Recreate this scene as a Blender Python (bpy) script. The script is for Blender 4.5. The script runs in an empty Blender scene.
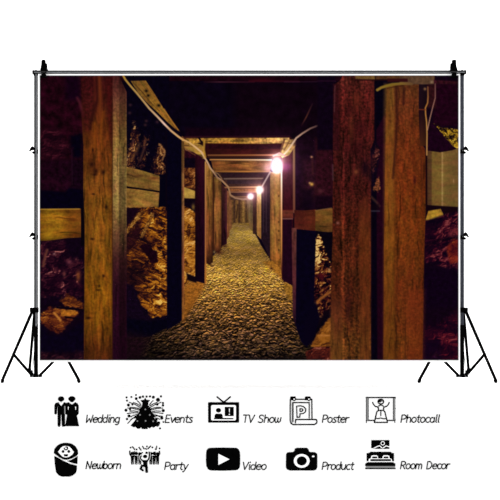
import bpy, bmesh, math
import numpy as np
from mathutils import Vector, Matrix

S = bpy.context.scene
COL = S.collection
# ---------------------------------------------------------------- camera, light, exposure
U = 0.005                      # one unit of the backdrop drawing = 5 mm (a 7 x 5 ft backdrop)
STAGE = 0.70                   # height of the raised white floor
EYE = STAGE + 0.665
DIST = 7.0
cam_d = bpy.data.cameras.new('camera'); cam = bpy.data.objects.new('camera', cam_d); COL.objects.link(cam)
cam.location = (0, -DIST, EYE); cam.rotation_euler = (math.pi / 2, 0, 0)
cam_d.sensor_width = 36; cam_d.lens = 36 * DIST / (500 * U); cam_d.clip_end = 100
S.camera = cam
W = bpy.data.worlds.new('studio'); S.world = W; W.use_nodes = True
W.node_tree.nodes['Background'].inputs[0].default_value = (1, 1, 1, 1)
W.node_tree.nodes['Background'].inputs[1].default_value = 1.0
S.view_settings.view_transform = 'Standard'; S.view_settings.look = 'None'
S.view_settings.exposure = 0.35; S.view_settings.gamma = 1.0; S.view_settings.use_curve_mapping = False
INK = 0.785                     # print reflectance that balances the exposure above

la = bpy.data.lights.new('floor_wall_fill', 'AREA'); la.shape = 'RECTANGLE'; la.size = 7; la.size_y = 3.0; la.energy = 225
lo = bpy.data.objects.new('floor_wall_fill', la); COL.objects.link(lo); lo.location = (0, 1.25, 4.4)   # added unseen fill, overhead behind the cloth: lifts the floor and the wall

# ---------------------------------------------------------------- materials
def material(name, col, rough=.5, metal=0.0, spec=.5, noise_amp=.0, scale=40):
    m = bpy.data.materials.new(name); m.use_nodes = True; nt = m.node_tree; b = nt.nodes['Principled BSDF']
    b.inputs['Roughness'].default_value = rough; b.inputs['Metallic'].default_value = metal
    b.inputs['Specular IOR Level'].default_value = spec
    n = nt.nodes.new('ShaderNodeTexNoise'); n.inputs['Scale'].default_value = scale; n.inputs['Detail'].default_value = 3
    tc = nt.nodes.new('ShaderNodeTexCoord'); nt.links.new(tc.outputs['Object'], n.inputs['Vector'])
    r = nt.nodes.new('ShaderNodeValToRGB'); nt.links.new(n.outputs['Fac'], r.inputs['Fac'])
    r.color_ramp.elements[0].position = .35; r.color_ramp.elements[1].position = .65
    r.color_ramp.elements[0].color = tuple(c * (1 - noise_amp) for c in col) + (1,)
    r.color_ramp.elements[1].color = tuple(min(1, c * (1 + noise_amp)) for c in col) + (1,)
    nt.links.new(r.outputs['Color'], b.inputs['Base Color'])
    return m
M = dict(
    white=material('white_paint', (.86, .86, .86), .9, 0, .0, .005, 6),
    black=material('black_lacquer', (.006, .006, .006), .9, 0, .0, .2, 90),
    ink=material('black_sign_vinyl', (.0012, .0012, .0012), .9, 0, .0, .2, 90),
    cut=material('white_sign_vinyl', (.86, .86, .86), .9, 0, .0, .005, 60),
    grey=material('grey_sign_vinyl', (.20, .20, .20), .9, 0, .0, .05, 60),
    plastic=material('black_plastic', (.0015, .0015, .0015), .6, 0, .0, .2, 120),
    tube=material('black_anodised_tube', (.004, .004, .0045), .6, 0, .0, .2, 60),
    tube_grey=material('charcoal_tube', (.030, .032, .040), .6, 0, .0, .15, 60),
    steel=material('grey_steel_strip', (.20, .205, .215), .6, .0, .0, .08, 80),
    knob=material('grey_knob', (.05, .05, .05), .5, 0, .2, .1, 80),
)

# ---------------------------------------------------------------- helpers
def at(px, py, y=0.0):
    """drawing position (500-unit page, seen square on) -> point on the upright plane at depth y"""
    k = (DIST + y) / DIST
    return Vector(((px - 250) * U * k, y, EYE + (250 - py) * U * k))
def link(name, bm, mat, parent=None, smooth=False):
    bmesh.ops.recalc_face_normals(bm, faces=bm.faces)
    me = bpy.data.meshes.new(name); bm.to_mesh(me); bm.free(); me.materials.append(M[mat])
    if smooth:
        for p in me.polygons: p.use_smooth = True
    o = bpy.data.objects.new(name, me); COL.objects.link(o)
    if parent: o.parent = parent; o.location = -parent.location if parent.type == 'EMPTY' else (0, 0, 0)
    return o
def thing(name, label, cat, loc=(0, 0, 0), group=None):
    o = bpy.data.objects.new(name, None); COL.objects.link(o); o.location = loc; o.empty_display_size = .05
    return tag(o, label, cat, group)
def tag(o, label, cat, group=None):
    o['label'] = label; o['category'] = cat
    if group: o['group'] = group
    return o
def box(bm, a, b, bevel=0.0):
    n = bmesh.ops.create_cube(bm, size=1)['verts']
    for v in n:
        v.co = Vector([(a[i] + b[i]) / 2 + v.co[i] * (b[i] - a[i]) for i in range(3)])
    if bevel:
        es = list({e for v in n for e in v.link_edges})
        bmesh.ops.bevel(bm, geom=es, offset=bevel, segments=2, affect='EDGES', profile=.5)
def rod(bm, a, b, r, r2=None, seg=16):
    a = Vector(a); b = Vector(b); d = b - a
    q = Vector((0, 0, 1)).rotation_difference(d.normalized()).to_matrix().to_4x4()
    bmesh.ops.create_cone(bm, cap_ends=True, segments=seg, radius1=r, radius2=r if r2 is None else r2, depth=d.length,
                          matrix=Matrix.Translation((a + b) / 2) @ q)
def prism(bm, pts, y0, y1):
    """outline in (x, z) metres, pushed through from depth y0 to y1"""
    n = len(pts)
    A = [bm.verts.new((p[0], y0, p[1])) for p in pts]; B = [bm.verts.new((p[0], y1, p[1])) for p in pts]
    bm.faces.new(A); bm.faces.new(B[::-1])
    for i in range(n): bm.faces.new((A[i], B[i], B[(i + 1) % n], A[(i + 1) % n]))

# ---------------------------------------------------------------- white studio
def struct(name, bm, mat='white'):
    o = link(name, bm, mat); o['kind'] = 'structure'; return o
FRONT = -0.25                                   # front face of the raised floor
bm = bmesh.new(); box(bm, (-3.2, FRONT, 0), (3.2, 3.2, STAGE)); struct('floor', bm)
bm = bmesh.new(); box(bm, (-3.2, 3.2, 0), (3.2, 3.3, 4.0)); struct('wall_back', bm)
# ---------------------------------------------------------------- the printed picture of the mine passage
# The fabric carries a flat print.  Its ink colours are worked out procedurally here and
# stored as a colour attribute on the fabric mesh (print coordinates: 418.4 x 285.2 units, 5 mm each).
def _hash(ix, iy, seed):
    h = (ix.astype(np.int64) * 374761393 + iy.astype(np.int64) * 668265263 + seed * 974634777) & 0xFFFFFFFF
    h = ((h ^ (h >> 13)) * 1274126177) & 0xFFFFFFFF
    h = ((h ^ (h >> 16)) * 2246822519) & 0xFFFFFFFF
    return ((h ^ (h >> 15)) & 0xFFFFFF) / float(0xFFFFFF)

def noise(x, y, seed=0):
    ix = np.floor(x); iy = np.floor(y); fx = x - ix; fy = y - iy
    u = fx * fx * fx * (fx * (fx * 6 - 15) + 10); v = fy * fy * fy * (fy * (fy * 6 - 15) + 10)
    def g(dx, dy):
        a = _hash(ix + dx, iy + dy, seed) * 2 * math.pi
        return np.cos(a) * (fx - dx) + np.sin(a) * (fy - dy)
    return 1.5 * ((g(0, 0) * (1 - u) + g(1, 0) * u) * (1 - v) + (g(0, 1) * (1 - u) + g(1, 1) * u) * v)

def fbm(x, y, seed=0, octv=4, gain=0.55):
    s = 0; a = 1.0; t = 0
    for i in range(octv):
        s = s + a * noise(x * 2 ** i + 17.3 * i, y * 2 ** i - 9.1 * i, seed + i * 7); t += a; a *= gain
    return s / t * 1.4

def worley(x, y, seed=0):
    ix = np.floor(x); iy = np.floor(y)
    f1 = np.full(x.shape, 9.0); f2 = f1.copy(); cid = np.zeros(x.shape); dxm = np.zeros(x.shape); dym = np.zeros(x.shape)
    for a in (-1, 0, 1):
        for b in (-1, 0, 1):
            px = ix + a + .15 + .7 * _hash(ix + a, iy + b, seed); py = iy + b + .15 + .7 * _hash(ix + a, iy + b, seed + 5)
            d = np.hypot(x - px, y - py); c = _hash(ix + a, iy + b, seed + 11)
            near = d < f1
            f2 = np.where(near, f1, np.minimum(f2, d))
            cid = np.where(near, c, cid); dxm = np.where(near, x - px, dxm); dym = np.where(near, y - py, dym)
            f1 = np.where(near, d, f1)
    return f1, f2, cid, dxm, dym

def stops(t, pts):
    k = [p[0] for p in pts]
    return np.stack([np.interp(t, k, [p[1][c] for p in pts]) for c in range(3)], -1)

class Print:
    def __init__(s, x0, y0, x1, y1, nx, ny):
        s.X, s.Y = np.meshgrid(np.linspace(x0, x1, nx), np.linspace(y0, y1, ny))
        s.I = np.zeros(s.X.shape + (3,)) + 8.0
        s.x0, s.y0, s.dx, s.dy, s.nx, s.ny = x0, y0, (x1 - x0) / (nx - 1), (y1 - y0) / (ny - 1), nx, ny
    def box(s, xa, ya, xb, yb, pad=3):
        i0 = max(0, int((xa - pad - s.x0) / s.dx)); i1 = min(s.nx, int((xb + pad - s.x0) / s.dx) + 2)
        j0 = max(0, int((ya - pad - s.y0) / s.dy)); j1 = min(s.ny, int((yb + pad - s.y0) / s.dy) + 2)
        return slice(j0, j1), slice(i0, i1)
    def mix(s, sl, m, col):
        s.I[sl] = s.I[sl] * (1 - m[..., None]) + col * m[..., None]
    def poly(s, pts, col, soft=1.0, rough=0.0, seed=3, alpha=1.0):
        pts = np.array(pts, float)
        sl = s.box(pts[:, 0].min(), pts[:, 1].min(), pts[:, 0].max(), pts[:, 1].max(), 3 + soft + rough)
        X = s.X[sl]; Y = s.Y[sl]
        if X.size == 0: return
        Xs, Ys = X, Y
        if rough:
            Xs = X + rough * fbm(X / 4, Y / 4, seed, 3); Ys = Y + rough * fbm(X / 4, Y / 4, seed + 50, 3)
        d = np.full(X.shape, 1e9); ins = np.zeros(X.shape, bool)
        n = len(pts)
        for i in range(n):
            ax, ay = pts[i]; bx, by = pts[(i + 1) % n]; ex, ey = bx - ax, by - ay
            t = np.clip(((Xs - ax) * ex + (Ys - ay) * ey) / (ex * ex + ey * ey + 1e-9), 0, 1)
            d = np.minimum(d, np.hypot(Xs - ax - ex * t, Ys - ay - ey * t))
            if ay != by:
                c = ((ay > Ys) != (by > Ys)) & (Xs < ex * (Ys - ay) / ey + ax); ins ^= c
        m = np.clip(0.5 + np.where(ins, d, -d) / soft, 0, 1); m = m * m * (3 - 2 * m)
        s.mix(sl, m * alpha, col(X, Y) if callable(col) else np.array(col, float))
    def rect(s, xa, ya, xb, yb, col, **k):
        s.poly([(xa, ya), (xb, ya), (xb, yb), (xa, yb)], col, **k)
    def line(s, pts, w, col, soft=0.9, alpha=1.0):
        pts = np.array(pts, float)
        sl = s.box(pts[:, 0].min(), pts[:, 1].min(), pts[:, 0].max(), pts[:, 1].max(), 3 + w)
        X = s.X[sl]; Y = s.Y[sl]; d = np.full(X.shape, 1e9); L = np.zeros(X.shape); acc = 0
        tot = np.hypot(*np.diff(pts, axis=0).T).sum()
        for (ax, ay), (bx, by) in zip(pts[:-1], pts[1:]):
            ex, ey = bx - ax, by - ay; ln = math.hypot(ex, ey)
            t = np.clip(((X - ax) * ex + (Y - ay) * ey) / (ln * ln + 1e-9), 0, 1)
            dd = np.hypot(X - ax - ex * t, Y - ay - ey * t)
            L = np.where(dd < d, (acc + t * ln) / tot, L); d = np.minimum(d, dd); acc += ln
        m = np.clip(0.5 + (w / 2 - d) / soft, 0, 1)
        c = stops(L, col) if isinstance(col, list) else np.array(col, float)
        s.mix(sl, m * alpha, c)
    def spot(s, x, y, rx, ry, col, alpha=1.0, p=2.0):
        sl = s.box(x - 3 * rx, y - 3 * ry, x + 3 * rx, y + 3 * ry)
        r = np.hypot((s.X[sl] - x) / rx, (s.Y[sl] - y) / ry)
        s.mix(sl, alpha * np.exp(-r ** p), np.array(col, float))
    def glow(s, x, y, r, col, p=1.0):
        sl = s.box(x - 7 * r, y - 7 * r, x + 7 * r, y + 7 * r)
        d = np.hypot(s.X[sl] - x, s.Y[sl] - y)
        s.I[sl] += np.exp(-(d / r) ** p)[..., None] * np.array(col, float)

def wood(ys, xs=None, seed=0, w=1.0, grain=.30, blot=.22, fine=.12, horiz=False, lean=0.0):
    """timber ink: tone stops down the plank, tone factors across it, grain along it"""
    def f(X, Y):
        a, b = (Y, X) if horiz else (X, Y)
        a = a + lean * b
        wob = 1.6 * fbm(a / 14, b / 26, seed + 90, 2)
        c = stops(Y if not horiz else X, ys)
        m = 1 + .62 * grain * fbm((a + wob) / (2.3 * w), b / 34, seed, 3) + 1.25 * blot * fbm((a + wob) / (5.5 * w), b / 18, seed + 20, 3) \
            + fine * (1.1 * fbm(X / 2.6, Y / 2.6, seed + 40, 2) + .25 * fbm(X / 1.3, Y / 1.5, seed + 41, 2))
        crack = np.clip(fbm((a + wob) / (3.2 * w), b / 45, seed + 60, 3) - .34, 0, 1) * 1.5
        m = m * (1 - np.clip(crack, 0, .4) * min(1.0, grain * 4))
        if xs is not None: m = m * np.interp(a if lean else (X if not horiz else Y), [p[0] for p in xs], [p[1] for p in xs])
        h = fbm(a / 5, b / 14, seed + 70, 3)
        c = c * np.clip(m, .15, 3)[..., None]
        lum = c @ np.array((.3, .59, .11)); c = c * .95 + .05 * lum[..., None]
        c[..., 1] *= .97 + .09 * h; c[..., 0] *= .97 - .03 * h
        return c
    return f

def rock(pal, seed=0, sx=5.0, sy=4.0, gain=.62, bright=None, ang=0.0, con=1.0):
    """broken rock ink: a shaded relief of warped ridges; pal = stops from crevice to highlight"""
    def f(X, Y):
        ca, sa = math.cos(ang), math.sin(ang)
        x = (X * ca + Y * sa) / (sx * 2.3); y = (-X * sa + Y * ca) / (sy * 2.0)
        x = x + .45 * fbm(x * .9, y * .9, seed + 31, 3); y = y + .45 * fbm(x * .9, y * .9, seed + 47, 3)
        r = 1 - np.abs(fbm(x, y, seed, 4, .55)) * 2.2
        f1, f2, cid, dx, dy = worley(x * 1.1, y * 1.3, seed + 2)
        h = .7 * r + .5 * cid + .45 * fbm(x * 1.9, y * 1.9, seed + 3, 3, gain)
        gy, gx = np.gradient(h)
        sh = np.clip((gx * .7 - gy * -1.0) * 2.0, -1, 1)
        v = .42 + con * (.46 * sh + .52 * fbm(x * .9, y * .9, seed + 5, 3) + .26 * (cid - .5)) - .26 * con * np.exp(-((f2 - f1) / .08) ** 2)
        v = v + .06 * fbm(X / 1.5, Y / 1.4, seed + 8, 2) * con
        if bright is not None: v = v * bright(X, Y)
        return stops(np.clip(v, 0, 1), pal)
    return f

def flat(c, amp=.25, seed=0, s=4.0):
    def f(X, Y):
        m = 1 + 1.35 * amp * fbm(X / s, Y / s, seed, 4) + amp * .4 * fbm(X / 1.5, Y / 1.5, seed + 9, 2)
        return np.array(c, float) * np.clip(m, 0, 4)[..., None]
    return f

def paint_mine(P):
    NAVY = (6, 3, 20); PUR = (22, 3, 20)
    full = [(39, 74), (460, 74), (460, 362), (39, 362)]
    P.poly(full, flat((9, 3, 19), .35, 1, 9))
    # ceiling behind the first timber set
    P.poly([(113, 75), (345, 75), (345, 81), (113, 81)], flat((24, 3, 14), .4, 2, 6))
    P.poly([(235, 82), (336, 82), (336, 215), (290, 215), (290, 138), (235, 138)], flat((14, 3, 15), .35, 3, 9), soft=14)
    P.line([(205, 82), (255, 82)], 1.2, [(0, (25, 6, 20)), (.3, (62, 26, 38)), (1, (38, 8, 24))])
    P.line([(250, 81), (300, 81.5)], 1.6, (58, 10, 24), alpha=.6); P.line([(285, 82), (336, 81.5)], .9, (60, 25, 45), alpha=.6)
    P.spot(262, 80, 12, 2.2, (70, 8, 20), .5)
    P.rect(186, 128, 292, 137.5, flat((18, 3, 17), .3, 5, 5), soft=5)
    # left wall ------------------------------------------------------------------
    P.rect(39, 74, 83, 210, flat((30, 4, 16), .6, 11, 8), soft=2)
    P.rect(66, 74, 84, 100, flat((19, 2, 20), .3, 12, 5), soft=8)
    P.poly([(39, 130), (60, 128), (70, 148), (66, 160), (39, 158)], rock([(0, (18, 3, 14)), (.5, (38, 7, 20)), (1, (80, 26, 38))], 13, 5, 4), soft=9)
    P.poly([(71, 136), (82, 133), (83, 158), (73, 158)], flat((5, 2, 18), .3, 14), soft=6, rough=2)
    P.rect(39, 160, 74, 192, flat((24, 4, 18), .5, 15, 5), soft=5)
    P.line([(44, 182), (54, 181), (62, 186), (72, 183)], 3, (44, 8, 28), soft=3, alpha=.6)
    P.rect(72, 160, 84, 192, flat((19, 4, 18), .45, 16, 3), soft=2)
    P.line([(72.5, 150), (73, 185)], .8, (48, 18, 38), alpha=.5)
    P.poly([(39, 190), (66, 192), (70, 188), (84, 190), (84, 210), (39, 210)], flat((5, 2, 20), .3, 17), soft=3)
    P.rect(83, 190, 86, 210, NAVY)
    # rocks below the block
    P.rect(39, 238, 86, 362, flat((14, 3, 20), .3, 18), soft=2)
    P.poly([(39, 240), (64, 240), (70, 256), (83, 262), (84, 296), (39, 296)],
           rock([(0, (14, 2, 18)), (.45, (34, 6, 24)), (.8, (70, 26, 34)), (1, (150, 84, 80))], 19, 4.5, 4), soft=5, rough=3)
    P.line([(44, 266), (46, 256), (48, 250)], 2.6, (104, 56, 42), soft=2, alpha=.8); P.spot(70, 262, 2.5, 2.5, (110, 52, 60), .8)
    P.spot(79, 276, 2.2, 5, (120, 62, 30), .9); P.spot(55, 254, 1.4, 1.2, (120, 80, 80), .9); P.spot(65, 274, 1.6, 3, (120, 60, 52), .7)
    P.poly([(60, 300), (69, 294), (84, 303), (84, 309), (66, 306)], rock([(0, (40, 10, 14)), (.5, (104, 50, 18)), (1, (164, 92, 34))], 21, 5, 3), soft=2.5, rough=2)
    P.poly([(41, 314), (50, 308), (62, 308), (80, 313), (72, 322), (64, 330), (58, 334), (48, 328), (41, 322)],
           rock([(0, (38, 8, 14)), (.45, (92, 38, 18)), (.8, (134, 72, 24)), (1, (176, 110, 40))], 23, 5, 3.4, ang=.3), soft=3, rough=2.5)
    P.poly([(62, 310), (76, 310), (79, 314), (70, 316), (62, 316)], flat((158, 92, 26), .3, 24), soft=1.8, rough=1)
    P.line([(55, 313), (61, 320)], 2.4, (170, 104, 40), soft=1.6)
    P.line([(58, 307.5), (72, 309), (84, 310)], 1.8, (10, 3, 14)); P.line([(66, 317), (80, 319)], 1.6, (14, 4, 14))
    P.poly([(39, 322), (50, 334), (62, 336), (82, 322), (86, 330), (86, 352), (39, 356)], flat((9, 3, 24), .3, 25), soft=5)
    P.rect(39, 352, 84, 362, rock([(0, (12, 2, 16)), (.5, (34, 10, 24)), (1, (74, 34, 36))], 26, 5, 4), soft=5, rough=2)
    # block left of the big post
    P.poly([(39, 209), (81.6, 208.6), (81.8, 237.4), (66, 238.2), (50, 240.6), (39, 241)],
           wood([(40, (124, 76, 12)), (50, (158, 104, 16)), (62, (152, 98, 16)), (70, (124, 70, 14)), (80, (118, 64, 15))],
                [(208, 1.02), (211, .82), (218, 1.06), (226, 1.0), (236, .84), (240, .72)], 31, 1.6, .22, .2, .12, horiz=True), soft=.9)
    P.line([(40, 209.3), (80, 209)], 1, (186, 140, 50), alpha=.7); P.spot(74, 220, 6, 1.4, (84, 40, 12), .75); P.spot(76, 235, 3, 1.6, (104, 48, 12), .5); P.spot(68, 211.5, 1.8, .9, (70, 40, 10), .7)
    P.rect(81.8, 208, 85.4, 246, (7, 3, 13), soft=1.2)
    # area between the big left post and the dark post ------------------------------
    P.poly([(127, 75), (170, 75), (170, 345), (127, 345)], flat((7, 3, 20), .3, 41))
    rk = [(0, (8, 3, 18)), (.35, (34, 12, 22)), (.6, (88, 48, 24)), (.85, (142, 92, 50)), (1, (196, 148, 90))]
    for pts, sd in (([(127, 158), (134, 122), (139, 130), (139, 150), (134, 170), (127, 166)], 42), ([(139, 165), (143, 146), (145, 136), (149, 138), (147, 152), (143, 170)], 43),
                    ([(152, 172), (154, 158), (160, 150), (166, 160), (167, 174), (160, 178)], 44), ([(157, 150), (160, 143), (166, 148), (167, 158), (162, 158)], 45)):
        P.poly(pts, rock(rk, sd, 2.6, 5.0, con=1.2), soft=4, rough=4, seed=sd)
    for x, y in ((131, 105), (130.5, 113), (147, 121), (146, 125), (158, 122)): P.spot(x, y, 1.6, 1.4, (74, 40, 44), .6)
    P.line([(132, 160), (138, 150), (140, 144)], 2.4, (120, 78, 40), soft=2.6, alpha=.45); P.line([(134, 140), (133, 150)], 2, (112, 64, 44), soft=2, alpha=.6)
    P.line([(146, 140), (145, 148), (141, 160)], 2, (120, 72, 44), soft=2, alpha=.45); P.line([(160, 144), (166, 152), (163, 160)], 1.6, (150, 104, 60), alpha=.7)
    P.rect(159.5, 175, 169, 212, (5, 3, 20), soft=1.4)
    # boards
    P.poly([(127, 166.6), (143, 170.6), (160.2, 176), (160.2, 191), (143, 188.6), (127, 186.2)],
           wood([(127, (118, 84, 34)), (145, (118, 82, 32)), (160, (128, 90, 36))], None, 46, 1.6, .24, .26, .14, horiz=True, lean=-.3), soft=.9)
    P.spot(139, 176, 5, 1.6, (58, 30, 16), .6); P.spot(155, 178, 5, 1.2, (96, 42, 20), .6)
    P.poly([(127, 188), (143, 190), (160, 192.6), (159, 207.4), (143, 207.6), (127, 208)],
           wood([(127, (132, 92, 36)), (145, (142, 100, 38)), (159, (136, 96, 40))], None, 47, 1.8, .18, .2, .14, horiz=True, lean=-.15), soft=.9)
    P.spot(131, 197, 2.4, 1.6, (74, 40, 20), .7); P.line([(127, 187), (143, 189.3), (160, 191.8)], 1.2, (12, 4, 12))
    P.line([(127, 187.4), (135, 188.2)], 1.4, (12, 4, 12))
    # lit rock under the boards
    br = lambda X, Y: np.clip(.50 + (X - 127) / 40 * .72, 0, 1.2) * np.interp(Y, [208, 225, 300, 318], [.9, 1, 1.05, 1.0]) \
        * (1 - .35 * np.clip((Y - 250) / 30, 0, 1) * np.clip((150 - X) / 22, 0, 1))
    P.poly([(127, 208), (168, 207), (168, 315), (160, 317), (151, 318), (148, 310), (141, 304), (136, 290), (127, 286)],
           rock([(0, (14, 4, 16)), (.25, (46, 16, 16)), (.45, (110, 56, 16)), (.65, (164, 98, 22)), (.85, (198, 138, 44)), (1, (226, 180, 84))], 48, 6.0, 3.6, bright=br, ang=.5), soft=1.6, rough=1.6)
    P.poly([(127, 208), (140, 208), (134, 218), (127, 228)], flat((20, 5, 20), .3, 49), soft=2)
    RS = [(0, (60, 26, 14)), (.5, (140, 92, 34)), (1, (200, 150, 76))]
    P.poly([(127, 236), (128, 229), (136, 217), (143, 210), (146, 213), (138, 221), (131, 229)], rock(RS, 301, 2.5, 2.5), soft=1.4, rough=1.2); P.poly([(139, 240), (146, 226), (152, 212), (155, 214), (150, 226), (143, 238)], rock(RS, 302, 2.5, 3), soft=1.4, rough=1.4, alpha=.85)
    P.poly([(128, 240), (137, 224), (143, 219), (140, 236), (136, 246), (128, 250)], flat((36, 10, 18), .4, 50, 3), soft=3, alpha=.75)
    P.poly([(140, 246), (146, 243), (158, 252), (158, 262), (152, 264), (146, 254)], flat((22, 4, 16), .3, 51), soft=2, rough=1.5)
    P.line([(129, 268), (138, 273), (145, 277)], 3, (16, 5, 14), soft=2.5, alpha=.8)
    P.poly([(124, 282), (134, 286), (141, 304), (150, 316), (156, 320), (169, 316), (170, 325), (126, 345)], flat((16, 5, 24), .3, 52, 3), soft=3, rough=1.5)
    P.poly([(127, 318), (150, 321), (169, 318), (184, 319), (184, 328), (150, 338), (127, 340)], flat((5, 3, 20), .3, 53), soft=4)
    # area between the dark post and post three
    P.rect(182, 137, 197, 290, flat((60, 28, 20), .3, 54))
    P.poly([(182, 138), (200, 138), (205, 146), (206, 159), (196, 158), (186, 150)], wood([(182, (150, 104, 44)), (206, (168, 124, 44))], None, 55, 1.4, .3, .25, .1, horiz=True), soft=1)
    P.poly([(186, 150), (194, 152), (204, 158), (200, 160), (188, 168), (185, 160)], flat((40, 8, 22), .4, 56, 3), soft=1.4)
    P.rect(185, 158, 196, 168, flat((12, 4, 20), .3, 57), soft=2)
    P.line([(187, 150), (191, 151)], 1.2, (110, 66, 44)); P.line([(186, 148), (192, 153), (196, 155)], 1, (120, 74, 40), alpha=.6)
    P.rect(185, 168, 196, 188, rock([(0, (36, 10, 14)), (.5, (116, 64, 26)), (1, (190, 130, 70))], 58, 4, 5), soft=1.5)
    P.poly([(184.5, 187), (195.6, 191), (195.6, 198.6), (184.5, 198)], flat((168, 132, 58), .15, 59, 5), soft=1)
    P.rect(184.5, 198.6, 196, 212, flat((14, 4, 18), .3, 60), soft=1.5); P.spot(194, 207, 1.6, 3, (130, 96, 40), .8)
    P.poly([(184, 206), (190, 208), (197, 214), (197, 292), (184, 292)],
           rock([(0, (50, 20, 14)), (.3, (130, 74, 20)), (.7, (180, 116, 36)), (1, (214, 160, 84))], 61, 4.5, 4.5, con=1.15), soft=1.5, rough=1)
    # ---------------- far end and ground
    P.rect(229, 192, 258, 232, flat((92, 62, 32), .3, 62, 3), soft=2)
    for x, c in ((235, (50, 30, 24)), (237.5, (110, 76, 36)), (240, (46, 28, 20)), (244, (126, 94, 44)), (247, (60, 42, 26)), (250, (104, 78, 44)), (253, (52, 38, 34))):
        P.rect(x - 1, 200, x + 1, 223, flat(c, .3, int(x * 3), 2), soft=1.4, alpha=.8)
    P.line([(238.5, 205), (237, 218)], 1, (34, 18, 14), soft=1.5)
    def gravel(X, Y):
        s = np.clip((Y - 208) / 142, .30, 1.1)
        u = (X - 241) / s; v = np.log(np.clip(Y - 208, 8, 999)) * 142
        u = u + 2.2 * fbm(u / 7, v / 6, 71, 2); v = v + 1.6 * fbm(u / 6, v / 6, 72, 2)
        f1, f2, cid, dx, dy = worley(u / 4.4 + v * .03, v / 2.5, 70)
        g1, g2, gid, ex, ey = worley(u / 2.5 + 3, v / 1.7 + v * .05, 170)
        h = -f1 * .9 + .4 * cid - .25 * g1 + .15 * gid + .55 * fbm(u / 3.4, v / 2.2, 73, 2)
        gy, gx = np.gradient(h)
        c = stops(Y, [(224, (120, 90, 44)), (232, (150, 118, 54)), (240, (156, 122, 54)), (250, (124, 90, 40)), (258, (132, 98, 42)), (268, (158, 118, 50)), (280, (168, 124, 54)), (292, (146, 104, 46)), (305, (120, 82, 38)), (320, (98, 66, 34)), (335, (86, 58, 34)), (350, (64, 45, 29)), (361, (42, 29, 22))])
        k = np.interp(Y, [228, 255, 285, 315, 350], [.16, .30, .60, .95, 1.15])
        m = 1.0 + k * (1.6 * np.clip(gy * 1.9 + gx * .5, -1, 1.2) + .75 * (cid - .5) - .30 * np.exp(-((f2 - f1) / .12) ** 2)) + k * .75 * fbm(u / 3.4, v / 1.9, 74, 2) \
            + .24 * fbm(X / 22, Y / 7, 75, 3) + .10 * fbm(X / 9, Y / 3, 77, 2)
        xr = np.interp(X, [127, 165, 195, 222, 262, 285, 310], [.36, .62, .98, 1.10, 1.04, .92, .66])
        xf = 1 + (xr - 1) * np.interp(Y, [250, 300, 340], [.2, .8, 1.0])
        lowk = np.interp(Y, [270, 320, 360], [0, .5, .8]); m = np.clip(m, .10, 2.6) ** (1 + .55 * lowk) * (1 - .05 * lowk)
        c = c * m[..., None] * xf[..., None] + np.clip(1 - m, 0, 1)[..., None] * np.array((5, 1, 4.)) * k[..., None]
        wn = fbm(X / 6, Y / 3, 76, 3); c[..., 2] = c[..., 2] * (.98 - .4 * wn) + 2; c *= np.interp(Y, [275, 320, 355], [1, .72, .62])[..., None]
        return c
    P.poly([(234, 223), (250, 223), (258, 238), (262, 246), (270, 258), (283, 270), (300, 290), (304, 330), (318, 345), (322, 364), (122, 364), (122, 338), (150, 337), (183, 320), (186, 300), (184, 286), (200, 274), (207, 262), (222, 248)], gravel, soft=1.5)
    P.poly([(127, 332), (150, 338), (140, 364), (122, 364), (122, 332)], flat((24, 8, 18), .4, 77, 3), soft=14, alpha=.9)
    P.poly([(184, 286), (200, 276), (206, 284), (198, 300), (190, 312), (184, 322)], flat((146, 84, 24), .25, 78, 3), soft=6, alpha=.85)
    P.rect(122, 357, 335, 362, (10, 4, 10), soft=5, alpha=.5)
    P.poly([(264, 262), (282, 258), (293, 264), (293, 280), (285, 282), (275, 272)], flat((150, 92, 28), .35, 79, 3), soft=4, alpha=.8); P.spot(272, 268.5, 1.4, 1.2, (50, 20, 14), .9)
    P.poly([(284, 281), (293, 284), (293, 302), (286, 294)], flat((150, 100, 30), .3, 80, 3), soft=3, alpha=.7)
    # ---------------- left row of posts
    P.poly([(230, 194), (232.5, 196), (232.5, 228), (229, 232)], flat((112, 70, 40), .2, 81), soft=1)
    P.poly([(227.5, 190), (230, 192), (230, 236), (227.5, 240)], wood([(190, (96, 58, 34)), (240, (120, 70, 34))], None, 82), soft=.8)
    P.poly([(222, 183), (227.6, 188), (227.6, 244), (222.5, 246)], wood([(183, (56, 26, 24)), (246, (34, 10, 20))], [(222, .7), (225, 1), (227.6, 1.8)], 83), soft=.8)
    P.poly([(214, 176), (222.2, 180), (222.2, 250), (219, 253), (214, 250)], wood([(175, (120, 78, 34)), (215, (134, 82, 34)), (245, (112, 62, 26)), (253, (54, 24, 16))], [(214, 1.1), (218, 1.05), (220.5, .95), (222, .6)], 84), soft=.8)
    P.rect(213.4, 170, 214.8, 250, (54, 24, 16), soft=1)
    P.poly([(207, 163), (213.6, 172), (213.6, 262), (210, 265), (207, 262)], wood([(164, (150, 104, 40)), (200, (136, 84, 32)), (240, (124, 66, 28)), (264, (60, 26, 16))], [(207, 1.2), (210, 1), (213.5, .62)], 85), soft=.8)
    P.line([(207, 262), (213, 266)], 2, (34, 12, 12), soft=2, alpha=.7); P.spot(220, 252.5, 4, 2, (50, 18, 14), .7); P.spot(215, 252, 1.2, 1.4, (190, 150, 80), .6)
    P.spot(225, 246, 3.5, 1.5, (40, 14, 14), .7)
    # post three and post two
    P.poly([(187, 273), (197, 277), (197, 283), (188, 280)], (14, 4, 14), soft=2)
    P.poly([(195.8, 159), (205.5, 159), (205.5, 283.5), (195.8, 281)], wood([(159, (40, 8, 22)), (200, (34, 5, 20)), (250, (24, 4, 22)), (284, (14, 3, 20))], [(196, .7), (200, 1), (205, 1.15)], 86, 1, .15), soft=.9)
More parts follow.
